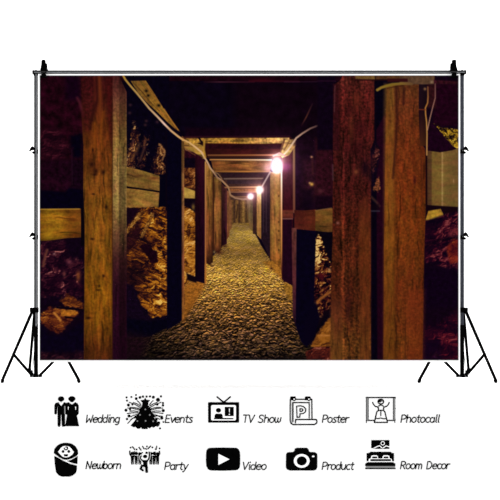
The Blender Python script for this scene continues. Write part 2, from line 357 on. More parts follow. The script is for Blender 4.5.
    P.line([(206.3, 162), (206.3, 283)], 1.5, [(0, (186, 130, 66)), (.5, (160, 96, 56)), (1, (168, 100, 40))])
    P.poly([(167.6, 130), (182.6, 138), (182.6, 320), (178, 324), (167.6, 330)], flat((6, 3, 23), .25, 87), soft=1)
    P.line([(167, 132), (167, 210)], 1.6, (10, 3, 18))
    P.poly([(182.2, 141), (184.9, 141), (184.9, 318), (182.6, 322)], wood([(141, (96, 60, 26)), (200, (130, 84, 44)), (260, (110, 60, 34)), (320, (128, 72, 24))], [(182, .65), (184, 1.1)], 88), soft=.8)
    # ---------------- roof timbers
    P.poly([(180, 137.6), (292, 137.4), (292, 147), (285, 158), (206, 158), (204, 146), (200, 144)], wood([(186, (48, 14, 16)), (292, (60, 16, 14))], None, 89, 1.5, .25, horiz=True), soft=1)
    P.poly([(186, 138.2), (290, 137.8), (290, 143.0), (262, 143.8), (206, 143.2), (203, 142), (198, 143), (190, 146)],
           wood([(186, (168, 120, 40)), (240, (170, 116, 40)), (262, (214, 160, 72)), (290, (196, 144, 80))], None, 90, 1.5, .4, .5, .3, horiz=True), soft=1)
    P.line([(199, 137), (203, 143)], 2, (16, 6, 16)); P.line([(186, 136.8), (290, 136.4)], 1.6, (44, 14, 24), alpha=.8)
    P.rect(205, 144.6, 284, 149, flat((34, 8, 16), .3, 91), soft=2)
    P.line([(209, 155.3), (282, 155)], 1.6, [(0, (110, 66, 36)), (.6, (140, 84, 44)), (1, (196, 120, 100))])
    P.rect(209, 156.3, 276, 158.4, (42, 20, 16)); P.line([(211, 159.7), (272, 160)], 1.5, [(0, (170, 112, 56)), (.5, (216, 156, 92)), (1, (250, 220, 180))])
    P.poly([(212, 161), (272, 161), (271, 171), (214, 171)], wood([(212, (118, 68, 28)), (235, (112, 60, 26)), (252, (150, 90, 38)), (271, (110, 72, 50))], [(160, .8), (164, 1.1), (171, .9)], 92, 1.4, .3, .3, horiz=True), soft=.9)
    P.line([(216, 171.5), (270, 171.5)], 1.6, [(0, (128, 80, 36)), (.6, (176, 112, 48)), (1, (130, 90, 60))])
    P.poly([(217, 173), (271, 173), (263, 200), (233, 200), (230, 191), (224, 183)], flat((52, 30, 26), .25, 93, 3), soft=1.2)
    P.rect(222, 173, 271, 177.5, flat((34, 18, 24), .2, 94, 3), soft=1.4); P.line([(225, 178.8), (271, 178.4)], 1.2, (104, 84, 74)); P.rect(228, 180, 270, 184, flat((40, 26, 32), .2, 95), soft=1.4)
    P.line([(226, 187.4), (268, 187)], 1.4, [(0, (140, 92, 54)), (1, (200, 140, 104))]); P.rect(230, 188.5, 262, 191.6, flat((112, 66, 36), .25, 96, 3)); P.rect(231.5, 192, 256, 195.5, flat((44, 24, 26), .2, 97), soft=1)
    P.line([(230, 192.2), (258, 192)], .8, (150, 100, 66)); P.rect(231, 196, 256, 200, flat((62, 40, 30), .2, 98), soft=1); P.line([(232, 196.8), (254, 196.8)], .8, (112, 76, 50))
    # left plank and cables
    P.poly([(131.5, 81), (146.5, 80.6), (156, 95), (164, 108), (172, 119), (180.5, 131.5), (176, 129), (167, 121), (158, 112), (148, 103), (139, 93.5)],
           wood([(131, (104, 70, 26)), (150, (132, 90, 28)), (163, (148, 98, 30)), (180, (112, 70, 24))], None, 99, 1.2, .2, .2, .16, horiz=True, lean=-1.25), soft=.9)
    for x, y in ((147, 91), (149, 95.5), (159.5, 105.5)): P.spot(x, y, 1.6, 1.5, (8, 4, 8), 1)
    P.line([(134, 83), (142, 91), (150, 101), (160, 111)], .8, (60, 32, 16), alpha=.6)
    P.line([(165, 109), (172, 121), (179, 130)], 1, (180, 120, 44), alpha=.6)
    P.line([(183, 137), (186, 141)], 1.6, (100, 60, 30))
    P.line([(123.5, 75), (126, 79.5), (130, 84.5), (137, 92.5), (144, 101), (150, 108.5), (158, 116.5), (165, 124), (172, 131), (179, 136.6), (184, 140)], 2.0,
           [(0, (160, 122, 46)), (.4, (176, 138, 84)), (.65, (206, 166, 128)), (.72, (232, 190, 170)), (.8, (200, 156, 112)), (1, (206, 156, 90))])
    P.line([(183, 139.4), (190, 142.6), (196, 147), (202, 152), (205, 157), (208, 162), (211, 168), (215, 173), (218, 177.5), (222, 180), (226, 184), (229, 187), (230.3, 192), (231, 195), (236, 198), (243, 199.3), (248, 199)], 1.7,
           [(0, (200, 150, 84)), (.2, (214, 172, 124)), (.55, (170, 128, 96)), (.75, (150, 110, 74)), (1, (130, 100, 84))])
    P.line([(215, 172), (219, 174), (222.5, 178.5), (222, 181), (218, 178), (215, 172)], .9, (130, 96, 66)); P.line([(205, 141), (204.6, 150), (206, 157)], 2.0, (180, 134, 46), alpha=.8)
    # ---------------- right row of posts
    P.poly([(247, 197), (254, 197), (256, 234), (250, 228)], wood([(196, (96, 78, 56)), (232, (110, 80, 40))], None, 101), soft=1.2, alpha=.8)
    P.rect(253.5, 196, 257.2, 234, flat((50, 28, 26), .2, 102), soft=1)
    P.poly([(257.6, 191), (262, 191), (262, 239.5), (257.6, 235)], wood([(191, (220, 180, 130)), (205, (172, 122, 62)), (236, (150, 102, 44))], None, 103, 1, .1, .1), soft=.9)
    P.poly([(262, 180), (271.5, 172), (271.5, 262), (266, 248), (262, 240)], flat((30, 16, 26), .25, 104, 3), soft=.9)
    for x in (264, 267): P.line([(x, 186), (x, 232)], .9, (60, 44, 50), alpha=.6)
    P.poly([(270.8, 172), (281.8, 172), (281.8, 258), (276, 262), (270.8, 259)], wood([(170, (150, 108, 66)), (190, (146, 100, 44)), (220, (150, 96, 42)), (250, (150, 94, 36)), (262, (150, 90, 30))], [(271, .75), (273, 1), (279, 1.1), (281.5, .85)], 105, 1, .18, .18), soft=.9)
    for y in (196, 222, 231, 240, 250): P.spot(279.5, y, .8, .9, (44, 24, 14), .85)
    P.poly([(282.6, 150), (294, 144), (294, 286), (288, 283), (282.6, 279)], wood([(150, (72, 30, 36)), (176, (56, 18, 26)), (210, (50, 10, 18)), (250, (34, 5, 22)), (285, (26, 4, 20))], None, 106, 1, .15), soft=.9)
    P.poly([(282.6, 210), (294, 210), (294, 218), (282.6, 218)], wood([(282, (104, 44, 30)), (294, (90, 36, 26))], None, 107, horiz=True), soft=.8); P.line([(282.6, 218.8), (293, 218.8)], 1, (120, 74, 66)); P.line([(283, 210), (294, 210)], .8, (70, 20, 20))
    P.rect(284, 219.6, 292.5, 282, flat((28, 5, 24), .2, 108, 4), soft=1)
    P.poly([(281.4, 166), (283.0, 166), (282.8, 280), (281.6, 268)], lambda X, Y: stops(Y, [(166, (255, 240, 230)), (185, (250, 210, 180)), (215, (214, 146, 90)), (250, (176, 110, 50)), (275, (60, 20, 22))]), soft=.8)
    P.rect(296, 140, 318, 212, lambda X, Y: flat((21, 5, 20), .3, 109, 5)(X, Y) * np.interp(X, [294, 306, 318], [1.25, .9, 1.2])[..., None], soft=1.2)
    P.rect(304, 160, 334, 200, flat((38, 12, 24), .35, 110, 4), soft=10)
    P.rect(316, 138, 334, 196, flat((40, 10, 20), .35, 111, 4), soft=5)
    P.spot(312.3, 157, 1.3, 1.1, (190, 130, 90), .9); P.spot(312.5, 184.3, 2.0, 1.7, (216, 160, 70), .95); P.spot(310.5, 183, 1.2, 1, (230, 180, 100), .6); P.line([(313, 159), (313.5, 174)], 2, (60, 24, 26), soft=2, alpha=.7)
    P.spot(321, 191, 3.2, 2.2, (78, 34, 40), .8); P.spot(316, 186, 2, 3, (60, 20, 26), .6)
    P.rect(303, 190, 313, 208, flat((13, 3, 20), .2, 112), soft=5, alpha=.7); P.rect(316, 196, 333, 210, flat((20, 4, 18), .3, 113, 3), soft=4)
    P.line([(294.6, 142), (294.8, 212)], 2.2, [(0, (150, 110, 70)), (.3, (120, 84, 60)), (1, (108, 58, 44))])
    P.poly([(295, 210), (306, 210.5), (316.5, 209.5), (316.5, 231), (295, 229)], wood([(295, (76, 26, 20)), (316, (84, 32, 16))], None, 114, 1.5, .15, horiz=True), soft=.9)
    P.poly([(316, 210.5), (333.5, 208), (333.5, 233), (316, 230.6)], wood([(316, (104, 66, 24)), (332, (112, 70, 26))], [(208, 1), (214, 1.08), (226, .9), (232, .8)], 115, 1.5, .2, horiz=True), soft=.9)
    P.spot(324, 219, 2, 1.4, (96, 58, 16), .6); P.line([(316, 210.6), (332, 208)], 1, (150, 110, 60), alpha=.5)
    # rock right of the first right post
    P.poly([(312, 232), (334, 232), (334, 350), (312, 362)], flat((8, 3, 16), .3, 116), soft=1)
    P.poly([(314, 240), (320, 234), (325, 248), (331, 262), (334, 264), (334, 308), (326, 312), (320, 322), (314, 316)],
           rock([(0, (8, 3, 14)), (.35, (54, 14, 18)), (.6, (112, 58, 26)), (.85, (176, 124, 58)), (1, (220, 180, 108))], 117, 3.6, 4.4, con=1.45,
                bright=lambda X, Y: np.interp(Y, [232, 255, 268, 300], [1.9, 1.5, .85, .85])), soft=1.8, rough=1.2)
    P.line([(315, 305), (322, 298), (331, 292)], 2.8, (150, 86, 34), soft=2, alpha=.85); P.spot(330, 270, 1.6, 1.8, (190, 140, 80), .8); P.spot(322, 276, 4, 3, (92, 14, 22), .6)
    P.line([(318, 324), (325, 315), (330, 312)], 3, (14, 4, 16), soft=3)
    P.poly([(311, 346), (318, 334), (328, 320), (334, 316), (334, 346), (316, 350)], rock([(0, (60, 26, 12)), (.5, (138, 80, 24)), (1, (190, 122, 60))], 118, 7, 6, con=.7), soft=2, rough=1.5)
    P.poly([(306, 352), (316, 347), (334, 346), (334, 362), (308, 362)], rock([(0, (24, 5, 12)), (.5, (84, 28, 20)), (1, (170, 104, 80))], 119, 5, 4, con=.8), soft=2.5)
    # first right post
    P.poly([(294.6, 229), (316.8, 231), (314.8, 300), (315.5, 330), (308, 347), (302, 342), (295, 322)], flat((7, 3, 24), .25, 120, 5), soft=1.2)
    P.poly([(316, 300), (321, 318), (312, 344), (304, 345), (306, 320)], (8, 3, 24), soft=3)
    P.poly([(292.4, 228), (297.2, 228), (296.4, 325), (293.6, 318)], wood([(228, (96, 48, 40)), (280, (84, 36, 38)), (326, (36, 12, 30))], None, 121, 1, .2), soft=1.2)
    # ---------------- cables and brace by the big lamp
    P.poly([(284, 140), (296, 139), (296, 146), (290, 155), (283, 158), (280, 154)], wood([(282, (220, 170, 90)), (296, (170, 120, 64))], None, 122, 1, .4, .4, horiz=True), soft=1)
    P.line([(285, 140), (281, 152)], 2, (70, 34, 28), alpha=.8); P.line([(290, 141), (285, 150)], 1.4, (110, 70, 40), alpha=.8)
    P.rect(294, 139, 297, 146, (60, 34, 34), soft=1.5, alpha=.6)
    P.line([(334.5, 118), (330, 121), (320, 125), (311, 128.5), (303, 133.5), (297, 138), (293, 144), (288, 151), (284, 155)], 1.6,
           [(0, (44, 24, 32)), (.25, (66, 42, 44)), (.42, (120, 88, 78)), (.6, (180, 140, 116)), (1, (250, 220, 180))])
    P.line([(313, 104), (307, 117), (302, 126)], 1.3, [(0, (34, 14, 24)), (.6, (92, 48, 34)), (1, (26, 6, 20))], alpha=.8)
    P.line([(271, 172), (267, 179), (263, 186)], 1.5, (140, 124, 120)); P.line([(274, 156), (280, 153), (286, 156)], 1.4, (200, 130, 130))
    # lamps of the picture
    P.glow(277.5, 165, 8, (160, 120, 128), 1.1); P.glow(277.5, 166, 18, (36, 22, 26), 1.3)
    P.glow(287.0, 167, 4.6, (40, 12, 44), 2.5); P.glow(268.5, 168, 4.5, (80, 66, 84), 2)
    P.glow(260.5, 189.5, 5, (170, 120, 110), 1.1); P.glow(251, 196.3, 4.5, (150, 110, 130), 1.1); P.glow(256, 192, 14, (40, 26, 26), 1.4)
    P.glow(277.5, 160, 6, (190, 160, 150), 2); P.glow(277.6, 164.2, 4.8, (330, 320, 330), 4); P.glow(277.4, 168, 5.2, (330, 320, 330), 4); P.glow(260.5, 189.8, 3.4, (270, 255, 240), 3); P.glow(251.3, 196.3, 2.8, (260, 245, 265), 3)
    # ---------------- big left post
    P.poly([(112.6, 74), (119, 74), (127.3, 92), (127.3, 362), (112.6, 362)],
           wood([(75, (60, 22, 22)), (100, (92, 50, 34)), (120, (112, 72, 36)), (140, (130, 94, 42)), (165, (130, 98, 48)), (205, (128, 98, 48)), (220, (106, 76, 38)), (240, (84, 52, 32)), (260, (56, 24, 24)), (290, (38, 10, 24)), (362, (32, 5, 24))],
                [(112.6, 1.05), (117, 1.2), (119.5, 1.08), (120.5, .78), (126, .82), (127.3, 1.1)], 130, 1, .2, .14, .22), soft=.9)
    P.poly([(81.5, 74), (113.3, 74), (113.3, 362), (84.4, 362), (85, 300), (85.4, 230), (84, 190), (84, 145), (82.5, 120)],
           wood([(75, (46, 10, 12)), (95, (61, 19, 13)), (110, (70, 27, 12)), (125, (85, 37, 11)), (145, (102, 46, 13)), (165, (110, 55, 14)), (182, (120, 65, 17)), (205, (125, 71, 15)), (240, (125, 73, 14)), (290, (130, 75, 10)), (320, (123, 70, 10)), (338, (102, 52, 11)), (350, (86, 40, 11)), (362, (77, 33, 10))],
                [(82, .72), (88, .84), (92, .95), (98, 1.04), (103, 1.08), (108, .96), (113, .82)], 131, 1.15, .36, .24, .14), soft=1)
    P.poly([(81, 74), (96, 74), (95, 108), (90, 130), (83, 132)], flat((62, 14, 18), .5, 132, 3), soft=9, alpha=.6)
    P.poly([(106, 74), (113, 74), (113, 150), (108, 120)], flat((62, 12, 14), .4, 133, 3), soft=5, alpha=.6)
    P.line([(91, 128), (94, 112), (98, 100), (97, 82)], 3, (36, 8, 12), soft=3, alpha=.55); P.line([(100, 76), (101, 100), (100, 122)], 3.4, (134, 60, 22), soft=3, alpha=.5); P.line([(95.5, 76), (96, 100)], 2, (110, 40, 22), soft=3, alpha=.4)
    P.line([(95, 124), (96, 144), (93, 150)], 3, (150, 76, 16), soft=4, alpha=.5); P.line([(104, 112), (101, 130), (103, 150)], 2.5, (150, 76, 16), soft=3, alpha=.4)
    P.line([(78, 98), (80.5, 103), (82.5, 110), (83.5, 116)], 2.4, [(0, (84, 28, 38)), (.5, (84, 30, 36)), (1, (56, 12, 20))], soft=2.4, alpha=.7)
    for x, y, a, b in ((92.5, 164.5, 2.4, 2.6), (96.5, 171, 2.3, 2.8), (104.2, 172.3, 1.8, 2.4), (95.5, 174.5, 2, 1.6), (93.5, 150, 1.0, 2.2), (93, 239, 2.0, 1.2), (104.3, 276, 1.5, 1.8), (100, 286, 1.2, 1.4), (99, 290, 2, .8), (89, 318, 3, 1.4), (94, 194, 1.6, 1), (107, 207, 1.4, 2.2)):
        P.spot(x, y, a, b, (24, 8, 8), .85)
    P.spot(94, 168, 6, 8, (60, 22, 12), .35)
    P.line([(113, 96), (113.2, 362)], 1, (40, 16, 12), alpha=.55)
    # ---------------- right side: big middle post
    P.rect(318, 76, 336, 150, flat((13, 3, 20), .3, 140, 5), soft=3); P.line([(318, 81), (336, 81)], 1, (50, 16, 40), alpha=.6)
    P.rect(334, 128, 344, 150, flat((48, 12, 18), .3, 141), soft=3)
    P.rect(370, 76, 388, 362, flat((7, 3, 18), .3, 142), soft=1)
    P.poly([(377, 130), (388, 110), (388, 362), (378, 362)], flat((30, 4, 22), .2, 143), soft=2)
    P.poly([(368, 150), (376, 140), (381, 150), (378, 172), (372, 196), (366, 196)], flat((14, 5, 22), .35, 144, 3), soft=3)
    P.poly([(377, 146), (381, 150), (377, 164), (373, 174), (372, 160)], rock([(0, (14, 4, 16)), (.5, (70, 28, 28)), (1, (130, 74, 60))], 303, 3, 4), soft=2, rough=2); P.poly([(377, 180), (380, 176), (381, 190), (378, 192), (374, 190)], flat((104, 56, 34), .5, 145, 2), soft=1.6, rough=1.5)
    P.line([(372, 197), (377, 202), (380, 206)], 1.8, (84, 50, 34), soft=2.4, alpha=.7); P.line([(371, 211), (380, 211)], 1.2, (50, 44, 56), soft=1.4); P.rect(371, 204, 380, 210, (16, 5, 16), soft=3, alpha=.7)
    P.poly([(334.4, 90), (336, 84), (341, 80), (344, 74), (375, 74), (375, 140), (371, 150), (372, 180), (371.4, 210), (371.6, 362), (331.2, 362), (331.6, 290), (333, 240)],
           wood([(75, (75, 27, 21)), (100, (72, 21, 17)), (130, (64, 18, 15)), (155, (59, 18, 16)), (190, (62, 19, 15)), (220, (69, 24, 13)), (260, (75, 30, 13)), (300, (72, 29, 13)), (325, (80, 38, 14)), (345, (92, 50, 17)), (362, (85, 43, 16))],
                [(332, 1.02), (341, .88), (343.6, 1.4), (346, 1.04), (352, .94), (358, .92), (364, 1.08), (370, 1.1), (375, .9)], 146, 1.1, .46, .30, .42), soft=1)
    P.poly([(360, 205), (367, 196), (371, 212), (371, 362), (361, 362)], wood([(200, (89, 35, 18)), (240, (105, 46, 15)), (300, (95, 42, 15)), (362, (100, 50, 18))], None, 147, 1, .2), soft=5, alpha=.75)
    P.poly([(331.5, 300), (343, 300), (343, 362), (331, 362)], wood([(300, (86, 36, 20)), (362, (113, 66, 22))], None, 148, 1, .2), soft=5, alpha=.8)
    P.rect(334, 84, 340, 150, flat((46, 12, 18), .35, 149, 3), soft=3, alpha=.8); P.line([(335.6, 86), (335, 112)], .9, (84, 48, 54), alpha=.6)
    P.spot(366, 168, 4, 8, (20, 5, 18), .85); P.spot(372, 160, 3, 6, (60, 18, 22), .5); P.spot(356.6, 172, 1.8, 2, (140, 80, 44), .7); P.spot(356.5, 172, 4, 3.4, (100, 44, 30), .4); P.spot(371, 175, 2, 7, (18, 5, 16), .7)
    P.line([(333.4, 165), (333.8, 180)], 1.2, (110, 78, 80), soft=1.6, alpha=.45); P.spot(349, 308, 3, 16, (44, 12, 16), .5); P.spot(338.5, 223, 1.6, 1.4, (150, 100, 90), .6)
    P.spot(357, 100, 4, 10, (112, 46, 26), .4); P.spot(372, 110, 2.5, 14, (112, 36, 28), .5); P.spot(350, 112, 4, 6, (46, 10, 14), .5); P.spot(362, 128, 8, 7, (52, 12, 18), .45); P.spot(358, 148, 9, 8, (50, 10, 16), .4)
    P.spot(352, 128, 2.4, 14, (120, 56, 30), .35)
    # ---------------- far right wall
    P.rect(417, 74, 460, 362, flat((16, 3, 20), .3, 150, 4), soft=1)
    P.rect(433, 84, 460, 126, flat((28, 3, 20), .35, 151, 4), soft=3); P.rect(419, 88, 427, 110, flat((18, 10, 24), .3, 152), soft=2)
    P.rect(427, 84, 436, 108, flat((52, 18, 18), .3, 153, 3), soft=3, alpha=.7)
    P.poly([(426, 128), (432, 122), (460, 148), (460, 154), (428, 154)], flat((24, 3, 22), .3, 154, 4), soft=1.2)
    P.poly([(433.5, 123.6), (441, 127), (449, 128.4), (459, 129.6), (459, 150), (453, 146), (447, 140), (440, 131)],
           rock([(0, (16, 6, 14)), (.3, (76, 52, 14)), (.6, (166, 124, 26)), (1, (216, 180, 74))], 155, 3.4, 2.6, con=1.3, ang=.7), soft=1.1, rough=.7)
    P.poly([(427, 150.6), (440, 152.4), (452, 150.4), (459.5, 148), (459.5, 207.2), (440, 206.8), (427, 205)],
           wood([(427, (78, 48, 28)), (431, (82, 52, 28)), (432.5, (112, 82, 34)), (441, (114, 84, 35)), (442.2, (156, 120, 66)), (443.6, (116, 86, 38)), (450, (106, 78, 35)), (459, (106, 76, 36))], [(150, 1.04), (206, 1)], 156, 1.5, .06, .1, .08, horiz=True), soft=.9)
    P.spot(453.5, 181, .8, 2.2, (170, 130, 84), .6)
    P.poly([(427, 205), (459, 207), (459, 216), (444, 214), (442, 209), (429, 211), (425, 216)], (18, 4, 14), soft=1.4)
    P.poly([(428.4, 211), (440.6, 208.8), (443.2, 214), (443.4, 218.6), (425.4, 220.6)], wood([(425, (150, 104, 28)), (434, (186, 138, 36)), (443, (164, 112, 34))], [(208, .95), (216, 1.0), (220, 1.15)], 157, 1.2, .2, horiz=True), soft=1)
    P.poly([(424, 221), (459.5, 210), (459.5, 272), (424, 262)],
           rock([(0, (10, 2, 20)), (.5, (30, 4, 24)), (.75, (72, 16, 28)), (1, (120, 52, 54))], 158, 6, 5, bright=lambda X, Y: np.clip(.62 + (X - 424) / 40 + (Y - 215) / 160, 0, 1.35), ang=-.3), soft=3)
    P.poly([(448, 234), (454, 228), (459.5, 226), (459.5, 236), (450, 238)], flat((104, 36, 40), .4, 159, 2), soft=3, alpha=.7)
    P.poly([(446, 248), (453, 238), (459.5, 240), (459.5, 262), (450, 264)], rock([(0, (60, 8, 18)), (.6, (124, 36, 20)), (1, (150, 70, 30))], 160, 4, 6), soft=3, alpha=.8)
    P.line([(426, 246), (440, 240), (459, 236.6)], 3, (8, 2, 16), soft=3, alpha=.7)
    P.rect(424, 268, 459.5, 308, flat((14, 2, 22), .3, 161, 4), soft=8)
    P.poly([(424, 328), (440, 324), (459.5, 308), (459.5, 362), (424, 362)],
           rock([(0, (14, 2, 22)), (.45, (40, 5, 24)), (.75, (92, 20, 30)), (1, (126, 56, 60))], 162, 6, 5, con=.9), soft=5, rough=3)
    P.poly([(424, 341), (440, 340), (442, 362), (424, 362)], flat((16, 3, 26), .3, 163), soft=7, alpha=.8)
    # big right post
    P.poly([(388, 88), (394, 84), (419, 84), (419, 110), (420, 140), (425.6, 150), (425.8, 210), (424.4, 250), (423.6, 300), (422.6, 362), (384, 362), (384.6, 250), (385.6, 180), (386.6, 110)],
           wood([(84, (89, 44, 19)), (105, (100, 44, 19)), (130, (103, 43, 15)), (160, (108, 43, 14)), (200, (112, 46, 12)), (240, (110, 49, 12)), (290, (101, 41, 13)), (320, (100, 43, 13)), (340, (103, 49, 13)), (362, (95, 41, 13))],
                [(384, 1.05), (389, 1.12), (393, 1.02), (396.5, .86), (399, 1.02), (410, 1.02), (418, .94), (426, .82)], 170, 1.1, .22, .18, .22), soft=1)
    P.poly([(385, 84), (395, 84), (395, 362), (384, 362)], wood([(84, (112, 72, 23)), (150, (126, 73, 22)), (250, (124, 72, 16)), (300, (108, 58, 14)), (362, (101, 56, 14))], None, 171, 1, .2), soft=5, alpha=.75)
    P.line([(396.6, 88), (397.6, 120), (396, 146), (393.4, 178)], 2.2, (48, 18, 14), soft=2, alpha=.7); P.line([(404.5, 88), (404, 104)], 2, (44, 14, 14), soft=2, alpha=.7)
    P.spot(415, 180.5, 1.5, 5, (52, 14, 14), .85); P.spot(414, 155, 2.2, 3, (84, 30, 14), .5); P.spot(410, 189, 2, 1.4, (84, 34, 14), .5); P.spot(412, 125, 1, 3, (60, 24, 14), .5)
    P.line([(421, 150), (422, 175), (422, 200)], 1.6, (70, 30, 14), soft=2, alpha=.6)
    P.line([(405.6, 320), (405.4, 362)], .9, (50, 22, 12), alpha=.6); P.poly([(408, 290), (424, 290), (423, 362), (408, 362)], flat((112, 42, 18), .25, 172, 3), soft=8, alpha=.55)
    for x, y in ((393, 330), (400, 331), (399, 344), (396, 350), (392, 338), (401, 337), (392, 360)): P.spot(x, y, 2.0, .9, (58, 28, 12), .5)
    P.rect(420, 84, 426.4, 146, lambda X, Y: stops(Y, [(84, (24, 12, 22)), (110, (28, 10, 20)), (146, (66, 32, 16))]) * np.interp(X, [418, 426], [1.2, .8])[..., None], soft=1.6)
    P.line([(426.4, 153), (426.6, 206)], 1.6, (24, 6, 12))
    # timber over the right posts, curved pipe, hanging strings
    P.poly([(355.6, 75), (376, 75), (376, 79.6), (356.4, 78.8)], flat((104, 74, 36), .2, 175, 4), soft=1); P.rect(376, 74, 434.6, 79.4, flat((76, 46, 24), .25, 176, 4), soft=1)
    P.poly([(400, 76), (434, 76), (434, 84), (424, 84.4), (400, 84)], flat((86, 60, 42), .2, 177, 4), soft=1.4)
    P.line([(376, 75.6), (376, 79.6)], 1, (30, 16, 12)); P.line([(356, 80), (388, 80)], 1.2, (30, 8, 12)); P.rect(388, 78.6, 408, 82, (46, 12, 16), soft=1.6)
    P.poly([(434, 80), (459, 81.6), (459, 84), (434, 84)], flat((50, 14, 24), .5, 178), soft=2.2)
    P.line([(378, 90), (382, 87.6), (387, 86), (393, 84.4), (402, 83.6), (412, 84)], 2.6, [(0, (136, 106, 38)), (.4, (120, 94, 30)), (.7, (118, 90, 38)), (1, (96, 66, 40))], soft=1.1)
    P.line([(388, 88.4), (396, 86.6), (404, 86)], 1, (50, 22, 12), soft=1.2, alpha=.8)
    P.spot(431.6, 82, 1.6, 1.2, (150, 120, 96), .7); P.spot(425, 89, 1.4, 1.4, (170, 120, 70), .7)
    P.line([(427.8, 87), (428, 97), (427.6, 103), (425.4, 108), (425.6, 114), (426.6, 122), (427, 134), (426.8, 155)], 1.25, [(0, (110, 66, 40)), (.3, (170, 112, 50)), (.7, (176, 128, 64)), (1, (170, 120, 66))])
    P.line([(435.2, 84), (435.2, 98), (433, 106), (430, 118), (427.4, 130)], .95, [(0, (110, 70, 66)), (.5, (150, 104, 88)), (1, (170, 124, 90))])
    P.line([(419, 109.5), (426, 109.8)], 1, (120, 50, 24), alpha=.8)
    lum = P.I @ np.array((.3, .59, .11)); P.I[..., 2] *= np.interp(lum, [0, 28], [.74, 1]); P.I[..., 0] *= np.interp(lum, [0, 28], [.95, 1])
# ---------------------------------------------------------------- backdrop fabric carrying the print
NX, NY = 843, 577
PX0, PY0, PX1, PY1 = 38.6, 73.9, 460.0, 361.9          # fabric with its white hem; the print lies inside
P = Print(PX0, PY0, PX1, PY1, NX, NY)
P.X = P.X + np.interp(P.X, [380, 430], [.7, 0])
paint_mine(P)
P.X = P.X - np.interp(P.X, [380.7, 430], [.7, 0])
ink = np.clip(P.I, 0, 255) / 255.0
def inside(c, lo, hi): return np.clip((c - lo) / .5 + .5, 0, 1) * np.clip((hi - c) / .5 + .5, 0, 1)
mk = (inside(P.X, 39.8, 458.6) * inside(P.Y, 75.4, 360.3))[..., None]
lin = np.where(ink <= .04045, ink / 12.92, ((ink + .055) / 1.055) ** 2.4) * INK
lin = lin * mk + .86 * (1 - mk)
lin = np.concatenate([lin, np.ones(lin.shape[:2] + (1,))], -1).astype(np.float32)
FY = 0.0
xs = (P.X - 250) * U; zs = EYE + (250 - P.Y) * U
ys = FY - 0.0012 + 0.0008 * np.sin(P.X / 37.0) * np.sin(P.Y / 51.0)     # the faint hang of the cloth
TH = 0.0022
nv = NX * NY
co = np.concatenate([np.stack([xs, ys, zs], -1).reshape(-1, 3), np.stack([xs, ys + TH, zs], -1).reshape(-1, 3)]).astype(np.float32)
idx = np.arange(nv).reshape(NY, NX)
a, b_, c_, d_ = idx[:-1, :-1].ravel(), idx[1:, :-1].ravel(), idx[1:, 1:].ravel(), idx[:-1, 1:].ravel()
front = np.stack([a, b_, c_, d_], -1)
# the plain back only needs the rim
rim = np.concatenate([idx[0, :-1], idx[:-1, -1], idx[-1, :0:-1], idx[:0:-1, 0]])
rn = np.roll(rim, -1)
side = np.stack([rim, rn, rn + nv, rim + nv], -1)
quads = np.concatenate([front, side]).astype(np.int32)
back = (rim + nv)[::-1]
me = bpy.data.meshes.new('printed_backdrop')
used = np.concatenate([np.arange(nv), np.sort(rim + nv)])
remap = np.full(2 * nv, -1, np.int32); remap[used] = np.arange(len(used))
co = co[used]; quads = remap[quads]; back = remap[back]
me.vertices.add(len(co)); me.vertices.foreach_set('co', co.ravel())
loops = np.concatenate([quads.ravel(), back]).astype(np.int32)
me.loops.add(len(loops)); me.loops.foreach_set('vertex_index', loops)
me.polygons.add(len(quads) + 1)
me.polygons.foreach_set('loop_start', np.concatenate([np.arange(len(quads)) * 4, [len(quads) * 4]]).astype(np.int32))
me.update(calc_edges=True); me.validate()
at_ = me.color_attributes.new('print_ink', 'FLOAT_COLOR', 'POINT')
cols = np.full((len(co), 4), .8, np.float32); cols[:nv] = lin.reshape(-1, 4); cols[:, 3] = 1
at_.data.foreach_set('color', cols.ravel())
mt = bpy.data.materials.new('printed_cloth'); mt.use_nodes = True; nt = mt.node_tree; bs = nt.nodes['Principled BSDF']
an = nt.nodes.new('ShaderNodeAttribute'); an.attribute_name = 'print_ink'
nt.links.new(an.outputs['Color'], bs.inputs['Base Color']); bs.inputs['Roughness'].default_value = 1; bs.inputs['Specular IOR Level'].default_value = 0
me.materials.append(mt)
bd = bpy.data.objects.new('photo_backdrop', me); COL.objects.link(bd)
tag(bd, 'wide cloth photo backdrop printed with a timbered mine tunnel lit by bulbs', 'backdrop')

# ---------------------------------------------------------------- the stand
stand = thing('backdrop_stand', 'black metal backdrop frame with crossbar and two tripod legs holding the mine print', 'stand', (0, .03, STAGE))
SY = 0.028                                     # depth of the poles, just behind the cloth
def A(px, py, y=SY): return at(px, py, y)
kd = DIST / (DIST + SY)
